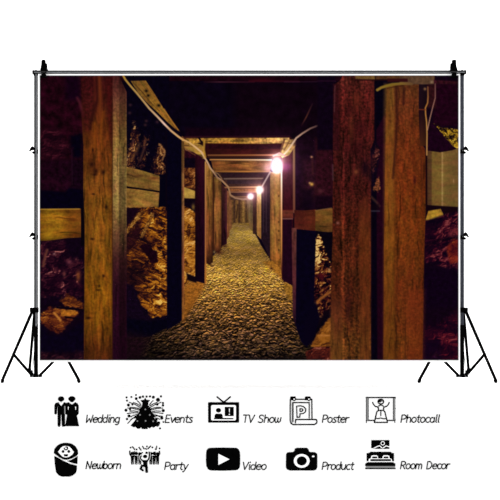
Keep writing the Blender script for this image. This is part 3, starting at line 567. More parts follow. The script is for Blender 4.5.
# crossbar: a round black tube with a grey groove strip and end caps
bm = bmesh.new(); l = A(33.4, 72.2); r_ = A(465.4, 72.2); rod(bm, l, r_, 1.95 * U, seg=24); bar = link('crossbar', bm, 'tube', stand, True)
bm = bmesh.new(); box(bm, (l.x + .004, SY - .0112, l.z - .0033), (r_.x - .004, SY - .0085, l.z + .0007)); link('groove_strip', bm, 'steel', bar)
for x in (33.4, 465.2):
    bm = bmesh.new(); c = A(x, 72.2); rod(bm, c - Vector((.0045, 0, 0)), c + Vector((.0045, 0, 0)), .0108, seg=20); link('end_cap', bm, 'plastic', bar)
def tripod(px, side, pole_mat):
    # side = -1: levers and near leg open to the left of the page, +1: to the right
    bm = bmesh.new(); rod(bm, A(px, 72.5), A(px, 375), 1.95 * U, seg=24)
    pole = link('upright_pole', bm, pole_mat, stand, True)
    t = A(px, 72); b = A(px, 326)
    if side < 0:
        bm = bmesh.new(); box(bm, (t.x + .0001, SY - .0112, b.z), (t.x + .0042, SY - .0085, t.z - .01)); link('painted_highlight', bm, 'steel', pole)  # grey strip added to imitate the highlight running down the round tube
    bm = bmesh.new(); rod(bm, A(px, 325), A(px, 376), 2.15 * U, seg=24); link('lower_tube', bm, 'plastic', pole, True)
    bm = bmesh.new(); box(bm, A(px, 74.2) - Vector((.011, .011, .008)), A(px, 70.6) + Vector((.011, .0, 0)), .001); link('top_socket', bm, 'plastic', pole)
    bm = bmesh.new(); rod(bm, A(px, 71), A(px, 69.4), .0035, seg=12); link('top_pin', bm, 'knob', pole)
    # flip locks
    for py in (150.5, 236.4):
        lk = bmesh.new()
        c = A(px, py + 1); rod(lk, c - Vector((0, 0, .010)), c + Vector((0, 0, .010)), 2.25 * U, seg=20)
        o = link('flip_lock', lk, 'plastic', pole, True)
        bm = bmesh.new(); s = side
        pts = [(px + s * .6, py + .6), (px + s * 1.2, py - 2.4), (px + s * 2.8, py - 4.2), (px + s * 4.2, py - 3.6), (px + s * 5.4, py - 1.8), (px + s * 6.6, py + .6), (px + s * 6.0, py + 1.0), (px + s * 4.0, py - .2), (px + s * 2.6, py - .4)]
        pts = [A(a, b) for a, b in pts]
        prism(bm, [(p.x, p.z) for p in pts], SY - .016, SY - .002); link('lever', bm, 'plastic', o)
        bm = bmesh.new(); rod(bm, A(px + s * 1.6, py + 1.8, SY - .014), A(px + s * 3.6, py + 2.4, SY - .014), .006, seg=14); link('lock_screw', bm, 'plastic', o)
        bm = bmesh.new(); p = A(px + s * .9, py + .1, SY - .014); rod(bm, p, p - Vector((0, .004, 0)), .0035, seg=14); link('rivet', bm, 'knob', o)
    # leg collar with hinge ears
    bm = bmesh.new(); rod(bm, A(px, 312.5), A(px, 307.5), 2.5 * U, seg=24)
    col_ = link('leg_collar', bm, 'plastic', pole, True)
    bm = bmesh.new(); e = A(px + side * 3.9, 309.8); box(bm, e - Vector((.011, .009, .0115)), e + Vector((.009, .009, .0115)), .003); link('hinge_ear', bm, 'plastic', col_)
    e = A(px - side * 3.9, 309.8)
    bm = bmesh.new(); box(bm, e - Vector((.010, .009, .0115)), e + Vector((.010, .009, .0115)), .003); link('hinge_ear', bm, 'plastic', col_)
    # hub under the pole
    bm = bmesh.new(); h = A(px, 375.9); rod(bm, h - Vector((0, 0, .0065)), h + Vector((0, 0, .0065)), .017, seg=20)
    box(bm, h - Vector((.030, .008, .006)), h + Vector((.030, .008, .005)), .002)
    hub = link('lower_hub', bm, 'plastic', pole)
    for s in (-1, 1):
        bm = bmesh.new(); p = h + Vector((s * .014, -.0125, 0)); rod(bm, p, p - Vector((0, .003, 0)), .0022, seg=12); link('rivet', bm, 'steel', hub)
    # two side legs, one rear leg; square tubes read as flat bars
    for s in (side, -side):
        foot = 34.2 if s == side else 43.6
        topx = 3.4 if s == side else 4.6
        bm = bmesh.new(); top = A(px + s * topx, 310.5, SY); fx = A(px + s * foot, 383.1, SY - .02)
        fx.z = STAGE + .007
        rod(bm, top, fx, .0079, seg=10); lg = link('leg', bm, 'plastic', stand)
        bm = bmesh.new(); d = (top - fx).normalized(); rod(bm, Vector((fx.x, fx.y, STAGE)), Vector((fx.x, fx.y, STAGE)) + d * .018, .0081, seg=14); link('rubber_foot', bm, 'plastic', lg)
        bm = bmesh.new(); t_ = .615; j = top.lerp(fx, t_) if s == side else top.lerp(fx, .58)
        rod(bm, j + Vector((0, -.006, 0)), h + Vector((s * .018, -.006, .001)), .0074, seg=10); br = link('brace', bm, 'plastic', stand)
        bm = bmesh.new(); rod(bm, j + Vector((0, -.014, 0)), j + Vector((0, .008, 0)), .007, seg=14); link('joint_bolt', bm, 'plastic', br)
    bm = bmesh.new(); top = A(px + side * 1.4, 311, SY + .018); ft = Vector((A(px + side * 7.4, 0).x * 1.0, SY + .34, STAGE + .006))
    mid = A(px + side * 6.4, 369, SY + .05)
    rod(bm, top, mid, .0074, seg=10); lg = link('leg', bm, 'plastic', stand)
    bm = bmesh.new(); rod(bm, mid + Vector((0, -.008, .002)), mid + Vector((0, .008, -.002)), .008, seg=12); link('leg_sleeve', bm, 'plastic', lg)
    bm = bmesh.new(); q = h + Vector((side * .016, .004, .002)); rod(bm, mid + Vector((0, 0, 0)), q, .0074, seg=10); link('brace', bm, 'plastic', stand)
    bm = bmesh.new(); rod(bm, A(px + side * 2.0, 352, SY + .02), A(px + side * 3.5, 374, SY + .012), .0018, seg=8); link('stay_wire', bm, 'knob', stand)
tripod(36.0, -1, 'tube'); tripod(462.1, 1, 'tube_grey')

# ---------------------------------------------------------------- spring clamps that pinch the cloth to the crossbar
def clamp(px, label):
    t = thing('spring_clamp', label, 'clamp', A(px, 72, 0), 'clamps on the crossbar')
    for y0, y1, nm in ((-.020, -.009, 'front_jaw'), (.046, .058, 'rear_jaw')):
        bm = bmesh.new()
        pts = [(-2.1, 60.8), (-1.4, 60.2), (1.4, 60.2), (2.0, 60.9), (2.2, 67), (3.0, 68.4), (3.5, 70.4), (2.7, 72.4), (1.9, 74), (2.6, 76), (3.6, 78.4), (1.6, 77.7), (-1.6, 77.7), (-3.4, 78.4), (-2.4, 76), (-1.8, 74), (-2.6, 72.4), (-3.4, 70.4), (-2.9, 68.4), (-2.3, 67)]
        if nm == 'rear_jaw': pts = [(a * .8, max(b, 62.0)) for a, b in pts]
        q = [A(px + a, b, 0) for a, b in pts]
        prism(bm, [(p.x, p.z) for p in q], y0, y1); bmesh.ops.bevel(bm, geom=bm.edges[:], offset=.0012, segments=1, affect='EDGES')
        link(nm, bm, 'plastic', t)
    bm = bmesh.new(); c = A(px, 69, 0); rod(bm, c + Vector((-.014, .018, 0)), c + Vector((.014, .018, 0)), .004, seg=14); link('hinge_pin', bm, 'steel', t)
    bm = bmesh.new(); c = A(px, 66, 0); rod(bm, c + Vector((0, -.010, 0)), c + Vector((0, .048, 0)), .006, seg=14); link('spring', bm, 'plastic', t)
    bm = bmesh.new(); c = A(px, 72, 0); box(bm, c + Vector((-.012, -.021, -.003)), c + Vector((.012, -.0205, -.0005))); link('grip_line', bm, 'knob', t)
clamp(44.0, 'black spring clamp pinching the upper left corner of the backdrop to the crossbar')
clamp(453.6, 'black spring clamp pinching the upper right corner of the backdrop to the crossbar')

# ---------------------------------------------------------------- black signs on the front of the raised floor
KF = (DIST + FRONT) / DIST
def F(px, py): return ((px - 250) * U * KF, EYE + (250 - py) * U * KF)
LAY = {'ink': (.0022, 0), 'grey': (.0026, 0), 'cut': (.0029, .0), 'top': (.0036, .0), 'top2': (.0043, .0)}
class Sign:
    def __init__(s, name, label, cat, px, py, group=None):
        x, z = F(px, py); s.root = thing(name, label, cat, (x, FRONT, z), group); s.parts = {}
    SPLIT = ('crowd_figure', 'eye', 'bauble', 'side_post', 'sleeve_gap', 'clip', 'clip_hole', 'pillow', 'dot', 'ray', 'confetti', 'bracket', 'mountain_line', 'screen_frame', 'gown', 'antenna', 'hair_curl')
    def bm(s, part, lay):
        if part in s.SPLIT: part = part + '#%d' % len(s.parts)
        return s.parts.setdefault((part, lay), bmesh.new())
    def poly(s, pts, part, lay='ink'):
        g = {'ink': .17, 'top': .17, 'grey': 0, 'cut': -.2, 'top2': -.05}[lay]
        p = [Vector(a) for a in pts]; n = len(p)
        area = sum(p[i].x * p[(i + 1) % n].y - p[(i + 1) % n].x * p[i].y for i in range(n))
        sg = 1 if area > 0 else -1; out = []
        for i in range(n):
            d0 = (p[i] - p[i - 1]).normalized(); d1 = (p[(i + 1) % n] - p[i]).normalized()
            n0 = Vector((d0.y, -d0.x)) * sg; n1 = Vector((d1.y, -d1.x)) * sg; m = n0 + n1
            m = m.normalized() if m.length > .2 else n0
            out.append(p[i] + m * g * min(1.5, 1 / max(.4, m.dot(n0))))
        q = [F(*v) for v in out]; prism(s.bm(part, lay), q, FRONT - LAY[lay][0], FRONT)
    def rect(s, a, b, c, d, part, lay='ink', r=0, n=5):
        if not r: return s.poly([(a, b), (c, b), (c, d), (a, d)], part, lay)
        pts = []
        for cx, cy, t0 in ((c - r, b + r, -90), (c - r, d - r, 0), (a + r, d - r, 90), (a + r, b + r, 180)):
            for i in range(n + 1):
                t = math.radians(t0 + 90 * i / n); pts.append((cx + r * math.cos(t), cy + r * math.sin(t)))
        s.poly(pts, part, lay)
    def disc(s, x, y, rx, part, lay='ink', ry=None, n=28):
        ry = ry or rx
        s.poly([(x + rx * math.cos(2 * math.pi * i / n), y + ry * math.sin(2 * math.pi * i / n)) for i in range(n)], part, lay)
    def stroke(s, pts, w, part, lay='ink', closed=False, _sub=False):
        """round-ended ribbon of width w along pts: one mitred outline"""
        p = [Vector(a) for a in pts]; n = len(p); L, R = [], []
        if lay in ('ink', 'top') and not _sub: w += .2
        if part in s.SPLIT: part = part + '#%d' % len(s.parts)
        if not closed:
            for i in range(1, n - 1):
                if (p[i] - p[i - 1]).normalized().dot((p[i + 1] - p[i]).normalized()) < .35:
                    s.stroke(pts[:i + 1], w, part, lay, _sub=True); s.stroke(pts[i:], w, part, lay, _sub=True); return
        for i in range(n):
            a = p[i - 1] if (i or closed) else None; b = p[(i + 1) % n] if (i < n - 1 or closed) else None
            d0 = (p[i] - a).normalized() if a is not None else None; d1 = (b - p[i]).normalized() if b is not None else None
            if d0 is None: d0 = d1
            if d1 is None: d1 = d0
            m = (d0 + d1); m = m.normalized() if m.length > 1e-6 else d1
            nrm = Vector((-m.y, m.x)); k = min(1.0 / max(.35, nrm.dot(Vector((-d0.y, d0.x)))), 1.8)
            e = Vector((0, 0))
            if not closed: e = -d1 * w * .3 if i == 0 else (d0 * w * .3 if i == n - 1 else e)
            L.append(p[i] + nrm * w / 2 * k + e); R.append(p[i] - nrm * w / 2 * k + e)
        bm_ = s.bm(part, lay); y0, y1 = FRONT - LAY[lay][0], FRONT
        def V(q, y): x, z = F(q.x, q.y); return bm_.verts.new((x, y, z))
        l0 = [V(q, y0) for q in L]; r0 = [V(q, y0) for q in R]; l1 = [V(q, y1) for q in L]; r1 = [V(q, y1) for q in R]
        rng = range(n) if closed else range(n - 1)
        for i in rng:
            j = (i + 1) % n
            bm_.faces.new((l0[i], l0[j], r0[j], r0[i])); bm_.faces.new((l1[i], r1[i], r1[j], l1[j]))
            bm_.faces.new((l0[i], l1[i], l1[j], l0[j])); bm_.faces.new((r0[i], r0[j], r1[j], r1[i]))
        if not closed:
            bm_.faces.new((l0[0], r0[0], r1[0], l1[0])); bm_.faces.new((l0[-1], l1[-1], r1[-1], r0[-1]))
    def arc(s, cx, cy, rx, ry, a0, a1, w, part, lay='ink', n=14):
        s.stroke([(cx + rx * math.cos(math.radians(a0 + (a1 - a0) * i / n)), cy + ry * math.sin(math.radians(a0 + (a1 - a0) * i / n))) for i in range(n + 1)], w, part, lay)
    def done(s, mats=None):
        for (part, lay), b in s.parts.items():
            mat = {'ink': 'ink', 'grey': 'grey', 'cut': 'cut', 'top': 'ink', 'top2': 'cut'}[lay]
            link(part.split('#')[0], b, mat, s.root)

# wedding couple
g = Sign('wedding_couple_sign', 'black cutout sign of a groom and bride standing side by side', 'sign', 67, 427)
g.disc(61.1, 398.9, 3.0, 'groom_head', ry=2.4)
g.poly([(58.4, 402.4), (61.1, 406.6), (64.2, 402.4), (66.6, 403.4), (67, 406), (66.9, 413.8), (65.6, 414), (65.0, 413.4), (64.9, 425.4), (64.5, 426.4), (62.5, 426.4), (62.0, 425), (61.6, 414.6), (60.8, 414.6), (60.4, 425.4), (59.6, 426.6), (58.2, 426.4), (57.8, 425), (57.8, 406.2), (57.2, 406.2), (56.7, 413.8), (55.6, 414.4), (54.6, 413.6), (54.6, 405.2), (55.6, 403.2)], 'groom_figure')
g.disc(71.9, 398.8, 3.4, 'bride_head', ry=2.4); g.disc(71.9, 400.4, 1.9, 'bride_head', ry=1.6)
g.poly([(65.4, 403.2), (68.6, 402.4), (71.8, 404.9), (75.4, 402.4), (77.6, 403.6), (78.6, 406.2), (78.5, 413.6), (77.0, 415.4), (76.6, 414.8), (78.2, 423), (78.9, 426), (63.6, 426), (65.8, 424), (67.2, 415), (66.2, 413.8), (66, 406)], 'bride_figure')
g.poly([(67.8, 406.6), (69.0, 406.2), (68.8, 409.4), (68.2, 410.4)], 'sleeve_gap', 'cut'); g.poly([(75.0, 406.2), (76.4, 406.6), (76.2, 410), (75.4, 410)], 'sleeve_gap', 'cut')
g.poly([(60.7, 401.6), (61.5, 401.6), (61.4, 402.4), (60.8, 402.4)], 'groom_collar', 'grey'); g.poly([(64.2, 406), (65.4, 406), (65.6, 414), (64.4, 414)], 'arm_gap', 'grey'); g.done()

# swaddled baby
g = Sign('swaddled_baby_sign', 'black cutout sign of a wrapped newborn baby with a smiling face', 'sign', 66, 476)
g.poly([(54.0, 453), (54.6, 449), (57, 446), (60, 444), (64, 443), (68, 443), (72, 444), (75.4, 446.4), (77.6, 450), (78, 454), (76, 456), (72, 458.2), (67, 459.6), (64, 459.4), (59.6, 457.2)], 'hood')
g.poly([(54.4, 456.2), (58, 457.8), (63, 460.8), (70, 464), (76.8, 465.8), (76.6, 470), (75.6, 473), (72.4, 475.4), (70, 476.4), (62, 476.4), (59, 475.2), (56.2, 472), (55, 464)], 'wrap')
g.poly([(67.4, 460.9), (71, 460.2), (75, 458), (77.6, 456.2), (77.2, 463.8), (74, 463.2), (70, 461.9)], 'wrap_fold')
g.poly([(57.8, 451.6), (58.8, 450.6), (60.6, 447.8), (63, 446), (66, 445.6), (69, 446.2), (71.4, 448), (73, 450.6), (74.2, 451.6), (73.8, 452.6), (72.4, 454.8), (69, 457), (66, 457.7), (62.6, 456.8), (59.6, 453.8)], 'face', 'cut')
g.disc(63.1, 451.4, 1.25, 'eye', 'top'); g.disc(68.9, 451.4, 1.25, 'eye', 'top'); g.poly([(63.9, 454.3), (68.1, 454.3), (67.6, 456.1), (64.5, 456.1)], 'mouth', 'top')
g.arc(66.0, 448.2, 1.7, 1.5, 190, -60, 1.0, 'hair_curl', 'top'); g.arc(66.4, 447.6, .9, .8, 20, -140, .8, 'hair_curl', 'top'); g.done()

# fir tree with fireworks
g = Sign('fir_tree_sign', 'black cutout sign of a decorated fir tree among bursting rays and dots', 'sign', 145.5, 429)
g.poly([(145.2, 398), (146.4, 400), (149.8, 400.2), (148, 402.6), (148.2, 405.6), (150.4, 408.6), (151.6, 409.8), (150.8, 411), (153.6, 414.6), (155.4, 416.4), (153.8, 417.6), (157, 421.6), (159.6, 425), (157.6, 426.6), (155.8, 425.8), (153.8, 427.4), (151.4, 426.4), (150, 428.2), (147.6, 427.2), (147.4, 428.8), (141.8, 428.8), (141.6, 427), (139.2, 428.6), (137.2, 428.4), (136.2, 426.6), (133.4, 427), (131, 425.4), (134.4, 421.6), (136.4, 418.6), (135.2, 417), (138.6, 413), (139.8, 411), (138.8, 409.8), (141.6, 406.8), (142.6, 404), (142.6, 402.4), (140.6, 400.4), (144.2, 400)], 'tree')
for x, y in ((145.4, 409.3), (140, 414.8), (149.8, 414.9), (137.4, 421), (145.6, 420.8), (153.2, 421.2)): g.disc(x, y, .8, 'bauble', 'grey', n=12)
import random
rnd = random.Random(4)
for sx in (-1, 1):
    for (x0, y0, x1, y1) in ((4.2, 405, 8, 400.6), (4.6, 406, 12, 402.4), (5, 407.4, 16, 402.2), (6, 408.6, 15.4, 407.4), (6, 410, 17.6, 408), (7, 411.6, 15.5, 411.2), (7.4, 412.8, 18, 413.6), (8.4, 414.6, 14.6, 416.8), (9.6, 416.2, 17.5, 423.4 if sx < 0 else 416.4), (10, 418, 14.6, 419.4)):
        g.stroke([(145.2 + sx * x0, y0), (145.2 + sx * (x0 + x1) / 2, (y0 + y1) / 2 - .5), (145.2 + sx * x1, y1)], .62, 'ray')
for x, y, r in ((126.6, 397.4, .8), (131.4, 397, .8), (136.2, 398.6, 1.2), (140, 397.4, 1.2), (150, 396.4, .9), (153.4, 397.2, 1.3), (158, 399.8, 1.8), (161, 396.4, .9), (127, 400.6, .8), (128.4, 405, 1.3), (126, 410.2, 1.3), (130, 409.4, .9), (129, 416, 1.3), (127, 419, 1.0), (163, 403, .9), (163, 405.4, 1.0), (163.2, 410.6, 1.4), (161.8, 418, 1.4), (156.4, 419.8, 1.1), (158.8, 422.8, 1.2), (163.4, 422, .7), (160, 428.4, .8), (143, 396.6, 1.0), (146.6, 396.6, .9), (136, 395, .7), (157.4, 404.6, .9), (132.4, 404.6, .8)): g.disc(x, y, r, 'dot', n=12)
g.done()

# party crowd
g = Sign('dancing_crowd_sign', 'black cutout sign of a dancing figure before a cheering crowd', 'sign', 145, 473)
for x in (132.4, 136.2, 139.8, 150.8, 154.2, 157.6):
    top = 453.5 + .4 * (x % 2)
    g.disc(x, top - .2, 1.55, 'crowd_figure#%d' % x, n=14)
    g.poly([(x - 1.4, 455.8), (x + 1.4, 455.8), (x + 1.1, 464), (x + .45, 464.4), (x, 459.6), (x - .45, 464.4), (x - 1.1, 464)], 'crowd_figure#%d' % x)
g.stroke([(131.6, 456.6), (129.8, 454), (129.8, 451)], 1.1, 'crowd_figure#132'); g.stroke([(157.9, 456.6), (159.6, 454), (159.4, 451.2)], 1.1, 'crowd_figure#157')
g.stroke([(134, 457), (134.2, 451.4)], .8, 'crowd_figure#132'); g.stroke([(139.4, 456), (142.4, 452.4)], .9, 'crowd_figure#139'); g.stroke([(155.6, 457), (155.2, 452)], .8, 'crowd_figure#157')
g.disc(145.2, 456.5, 3.5, 'figure_outline', 'cut', ry=3.0)
g.stroke([(143.6, 461.4), (141.0, 459.4), (140.2, 457.2), (141.2, 455.6)], 2.2, 'figure_outline', 'cut'); g.stroke([(147.2, 461), (149, 458.6), (149.6, 455.6), (149.2, 451.8)], 2.2, 'figure_outline', 'cut')
g.poly([(142.4, 459.6), (148, 459.6), (148.6, 466), (141.8, 466)], 'figure_outline', 'cut')
g.disc(146.6, 452.9, 1.0, 'confetti')
g.disc(145.2, 456.4, 2.0, 'dancer', 'top', ry=1.6)
g.stroke([(143.8, 461.2), (141.0, 459.4), (140.2, 457.2), (141.2, 455.8)], 1.2, 'dancer', 'top'); g.stroke([(147, 461), (149, 458.6), (149.6, 455.6), (149.2, 452)], 1.3, 'dancer', 'top')
g.poly([(143.2, 460.2), (147.2, 460.2), (147.8, 472.4), (145.8, 472.6), (145.3, 467), (142.4, 466.4), (141.6, 468.6), (143.8, 470.2), (143, 471.2), (139.6, 469), (141.4, 464.8), (143.4, 464.6)], 'dancer', 'top')
for a, b, c, d in ((132.4, 446.6, 134.8, 449.6), (139, 447.2, 141, 450.2), (142.4, 446.2, 144, 448.8), (150.6, 446, 148, 448.8), (156.8, 446.2, 156, 449.4), (155.2, 449, 156.2, 449.6), (145, 448.6, 146.8, 449.2)): g.stroke([(a, b), (c, d)], .9, 'confetti')
for x, y in ((130.6, 447.6), (136.6, 449.4), (147, 446.4), (152.4, 447.4), (159.6, 448.4), (146.6, 452.6)): g.disc(x, y, .7, 'confetti', n=10)
g.done()

# television
g = Sign('television_sign', 'black cutout sign of an old television with rabbit ear antenna', 'sign', 223.7, 422.5)
g.rect(208.3, 402.4, 238.9, 422.4, 'cabinet', r=.4); g.rect(210.9, 404.8, 236.2, 420.6, 'screen', 'cut', r=1.8)
g.stroke([(223.7, 402.4), (217.0, 396.8)], 1.2, 'antenna'); g.stroke([(223.7, 402.4), (230.4, 396.8)], 1.2, 'antenna'); g.poly([(221.6, 402.6), (223, 401.2), (224.6, 401.2), (225.8, 402.6)], 'antenna')
g.disc(218.5, 410.2, 2.4, 'presenter', 'top', ry=2.1); g.poly([(214.8, 415), (216, 413.8), (221.6, 413.8), (222.4, 415), (222.7, 418), (233.4, 418.2), (233, 419), (213.8, 419), (214.8, 417.4)], 'presenter', 'top')
g.rect(224.9, 407, 233.6, 415.8, 'picture', 'top'); g.poly([(228.9, 408.4), (229.9, 408.4), (229.7, 412.4), (229.1, 412.4)], 'exclamation_mark', 'top2'); g.disc(229.4, 414.2, .7, 'exclamation_mark', 'top2', n=12)
g.done()

# play button
g = Sign('play_button_sign', 'black rounded rectangle sign with a white play triangle', 'sign', 223, 471)
g.poly([(206.2, 455), (206.6, 450.6), (208, 448.6), (210, 448), (223, 447.7), (236, 448), (238.2, 449), (239.6, 451.4), (240, 455), (240, 464), (239.4, 467.6), (237.6, 469.6), (235, 470.1), (223, 470.5), (210.6, 470.2), (208, 469), (206.6, 466), (206.1, 461)], 'plate'); g.poly([(218.2, 453.4), (229.8, 459.2), (218.2, 465.1)], 'play_triangle', 'cut'); g.done()

# poster
g = Sign('poster_sign', 'black outline sign of a curling hung poster bearing a letter P', 'sign', 303, 425)
W1 = 1.0
g.stroke([(290.4, 399), (290.2, 402), (290.1, 420), (291, 423.4), (293.4, 424.6), (314.4, 424.5), (316.6, 423.2), (317.0, 421), (316.2, 419.5), (295.8, 419.5), (295.3, 423)], W1, 'paper_outline')
g.stroke([(290.6, 399.3), (311.8, 399.3), (312, 419.4)], W1, 'paper_outline'); g.stroke([(293, 421.6), (293, 402.6), (309.2, 402.6), (309.2, 418)], .9, 'inner_frame')
g.stroke([(292.0, 402), (292, 423)], .5, 'inner_frame', 'grey')
for x in (293.2, 308.0):
    g.poly([(x - 3, 397.2), (x - 2.2, 396.6), (x + 2, 396.6), (x + 2.6, 398), (x + 2.4, 400), (x - 2.6, 400)], 'clip'); g.disc(x + .9, 399.1, 1.7, 'clip'); g.disc(x + .9, 399.1, .95, 'clip_hole', 'cut', n=12)
g.stroke([(296.6, 406.2), (300.4, 405.8), (303.6, 406.6), (305.8, 409), (305.6, 411.6), (303.6, 413.4), (300, 413.8), (299.9, 417), (297, 417.3)], .85, 'letter_p', closed=True)
g.stroke([(299.9, 408.8), (302, 408.8), (303, 410), (302, 411.3), (299.9, 411.3)], .8, 'letter_p', closed=True); g.done()

# camera
g = Sign('camera_sign', 'black cutout sign of a photo camera with round white lens ring', 'sign', 301.6, 470.5)
g.poly([(286.2, 455), (286.8, 453), (288.8, 452.3), (293.2, 452.2), (294.4, 450.8), (295, 448.8), (296.6, 448), (306.8, 448), (308.2, 449), (308.8, 451.2), (310, 452.2), (314.8, 452.3), (316.8, 453.6), (317.2, 456), (317.1, 467), (316, 469.6), (313.6, 470.3), (290, 470.3), (287, 469.2), (286, 467)], 'camera_body')
g.disc(301.7, 460.8, 8.1, 'lens_ring', 'cut', ry=7.1, n=40); g.disc(301.7, 460.8, 4.9, 'lens', 'top', ry=4.4, n=32); g.disc(313.2, 456.3, 1.5, 'flash', 'cut', ry=1.05, n=16); g.done()

# photocall
g = Sign('photocall_sign', 'black outline sign of a figure in a gown before a hung screen', 'sign', 381, 423)
g.stroke([(366, 397.5), (395.4, 397.5)], .9, 'screen_frame'); g.stroke([(368.4, 420.4), (374.6, 420.4)], .9, 'screen_frame'); g.stroke([(387.2, 420.4), (393.8, 420.4)], .9, 'screen_frame')
for x in (366.6, 395.0):
    g.stroke([(x - .2, 397.5), (x - .2, 422.6)], .6, 'side_post', 'ink'); s_ = 1 if x < 380 else -1; g.stroke([(x + s_ * 1.6, 397.5), (x + s_ * 1.6, 420.4)], .6, 'side_post')
    g.rect(min(x, x + s_ * 1.4), 398, max(x, x + s_ * 1.4), 420, 'side_post', 'grey')
    for y in (398, 408.4, 419.6): g.disc(x + s_ * .6, y, 1.05, 'bracket', n=12)
g.stroke([(380.8 + 2.9 * math.cos(t), 401.6 + 2.4 * math.sin(t)) for t in [i * math.pi / 8 for i in range(16)]], .85, 'figure', closed=True)
g.poly([(378.0, 401), (378.8, 399.6), (380.8, 399.1), (382.8, 399.6), (381.4, 400.2), (380.6, 401.0), (379.4, 401.8), (378.4, 402)], 'hair'); g.stroke([(379.6, 402.2), (381.6, 401.0), (383.4, 401.2)], .5, 'hair')
g.stroke([(372.6, 402.3), (373.2, 404), (375.2, 406.3), (378.2, 407.3), (378.4, 410.3), (383.4, 410.3), (383.8, 407.2), (386.6, 406.3), (388.4, 404.4), (389.2, 402.4)], .9, 'figure')
g.stroke([(378.6, 406), (380.8, 404.8), (383.2, 406)], .9, 'figure'); g.stroke([(378.2, 410.6), (376.8, 411.8), (375.2, 418.6), (374.4, 422.4), (387.4, 422.4), (386.4, 418.2), (384.8, 411.6), (383.6, 410.6)], .95, 'gown')
g.stroke([(375.4, 418.4), (378, 418.6), (380.8, 418), (384, 418.8), (386.4, 418.4)], .8, 'gown'); g.stroke([(380.8, 411), (380.8, 415.8)], .8, 'gown'); g.done()

# bed
g = Sign('bed_sign', 'black cutout sign of a double bed beneath a framed mountain picture', 'sign', 380.3, 469)
g.rect(371.4, 440.3, 389.2, 448.6, 'picture'); g.stroke([(373.4, 448.4), (376, 447), (379.3, 445.6), (382.6, 448.2), (386, 445.8), (389.4, 446.8)], .9, 'mountain_line', 'cut')
g.poly([(371, 448.0), (374.2, 448.0), (373.4, 449), (371, 449)], 'mountain_line', 'cut'); g.disc(382.7, 443.2, 2.3, 'sun_ring', 'cut', n=24); g.disc(382.7, 443.2, 1.15, 'sun', 'top', n=18)
g.poly([(366.8, 453.4), (369.2, 453), (370.4, 452), (390.6, 452), (391.6, 453), (393.8, 453.4), (393.8, 461), (366.8, 461)], 'headboard')
g.poly([(368.2, 461.6), (368.6, 458.8), (370.6, 458), (371.2, 455.6), (372.6, 455), (376.8, 455), (378, 456.2), (378.2, 458.2), (382.2, 458.2), (382.4, 456.2), (383.6, 455), (388, 455), (389.4, 455.8), (389.8, 458), (391.8, 458.8), (392.4, 461.6)], 'bedding_outline', 'cut')
g.poly([(372.2, 458), (372.6, 456.6), (376.8, 456.6), (377.2, 458)], 'pillow', 'top'); g.poly([(383.6, 458), (384, 456.6), (388, 456.6), (388.4, 458)], 'pillow', 'top'); g.rect(370.4, 459.2, 390.8, 460.8, 'sheet', 'top', r=.4)
g.poly([(365.4, 463.6), (368, 462.4), (392.6, 462.4), (395.2, 463.6), (395.2, 466), (365.4, 466)], 'mattress'); g.rect(366, 466, 394.8, 467.8, 'base', 'grey'); g.rect(365.4, 467.8, 395.4, 468.9, 'bed_frame'); g.done()

# ---------------------------------------------------------------- lettering (slanted single-line hand)
def cv(cx, cy, rx, ry, a0, a1, n=9): return [(cx + rx * math.cos(math.radians(a0 + (a1 - a0) * i / n)), cy + ry * math.sin(math.radians(a0 + (a1 - a0) * i / n))) for i in range(n + 1)]
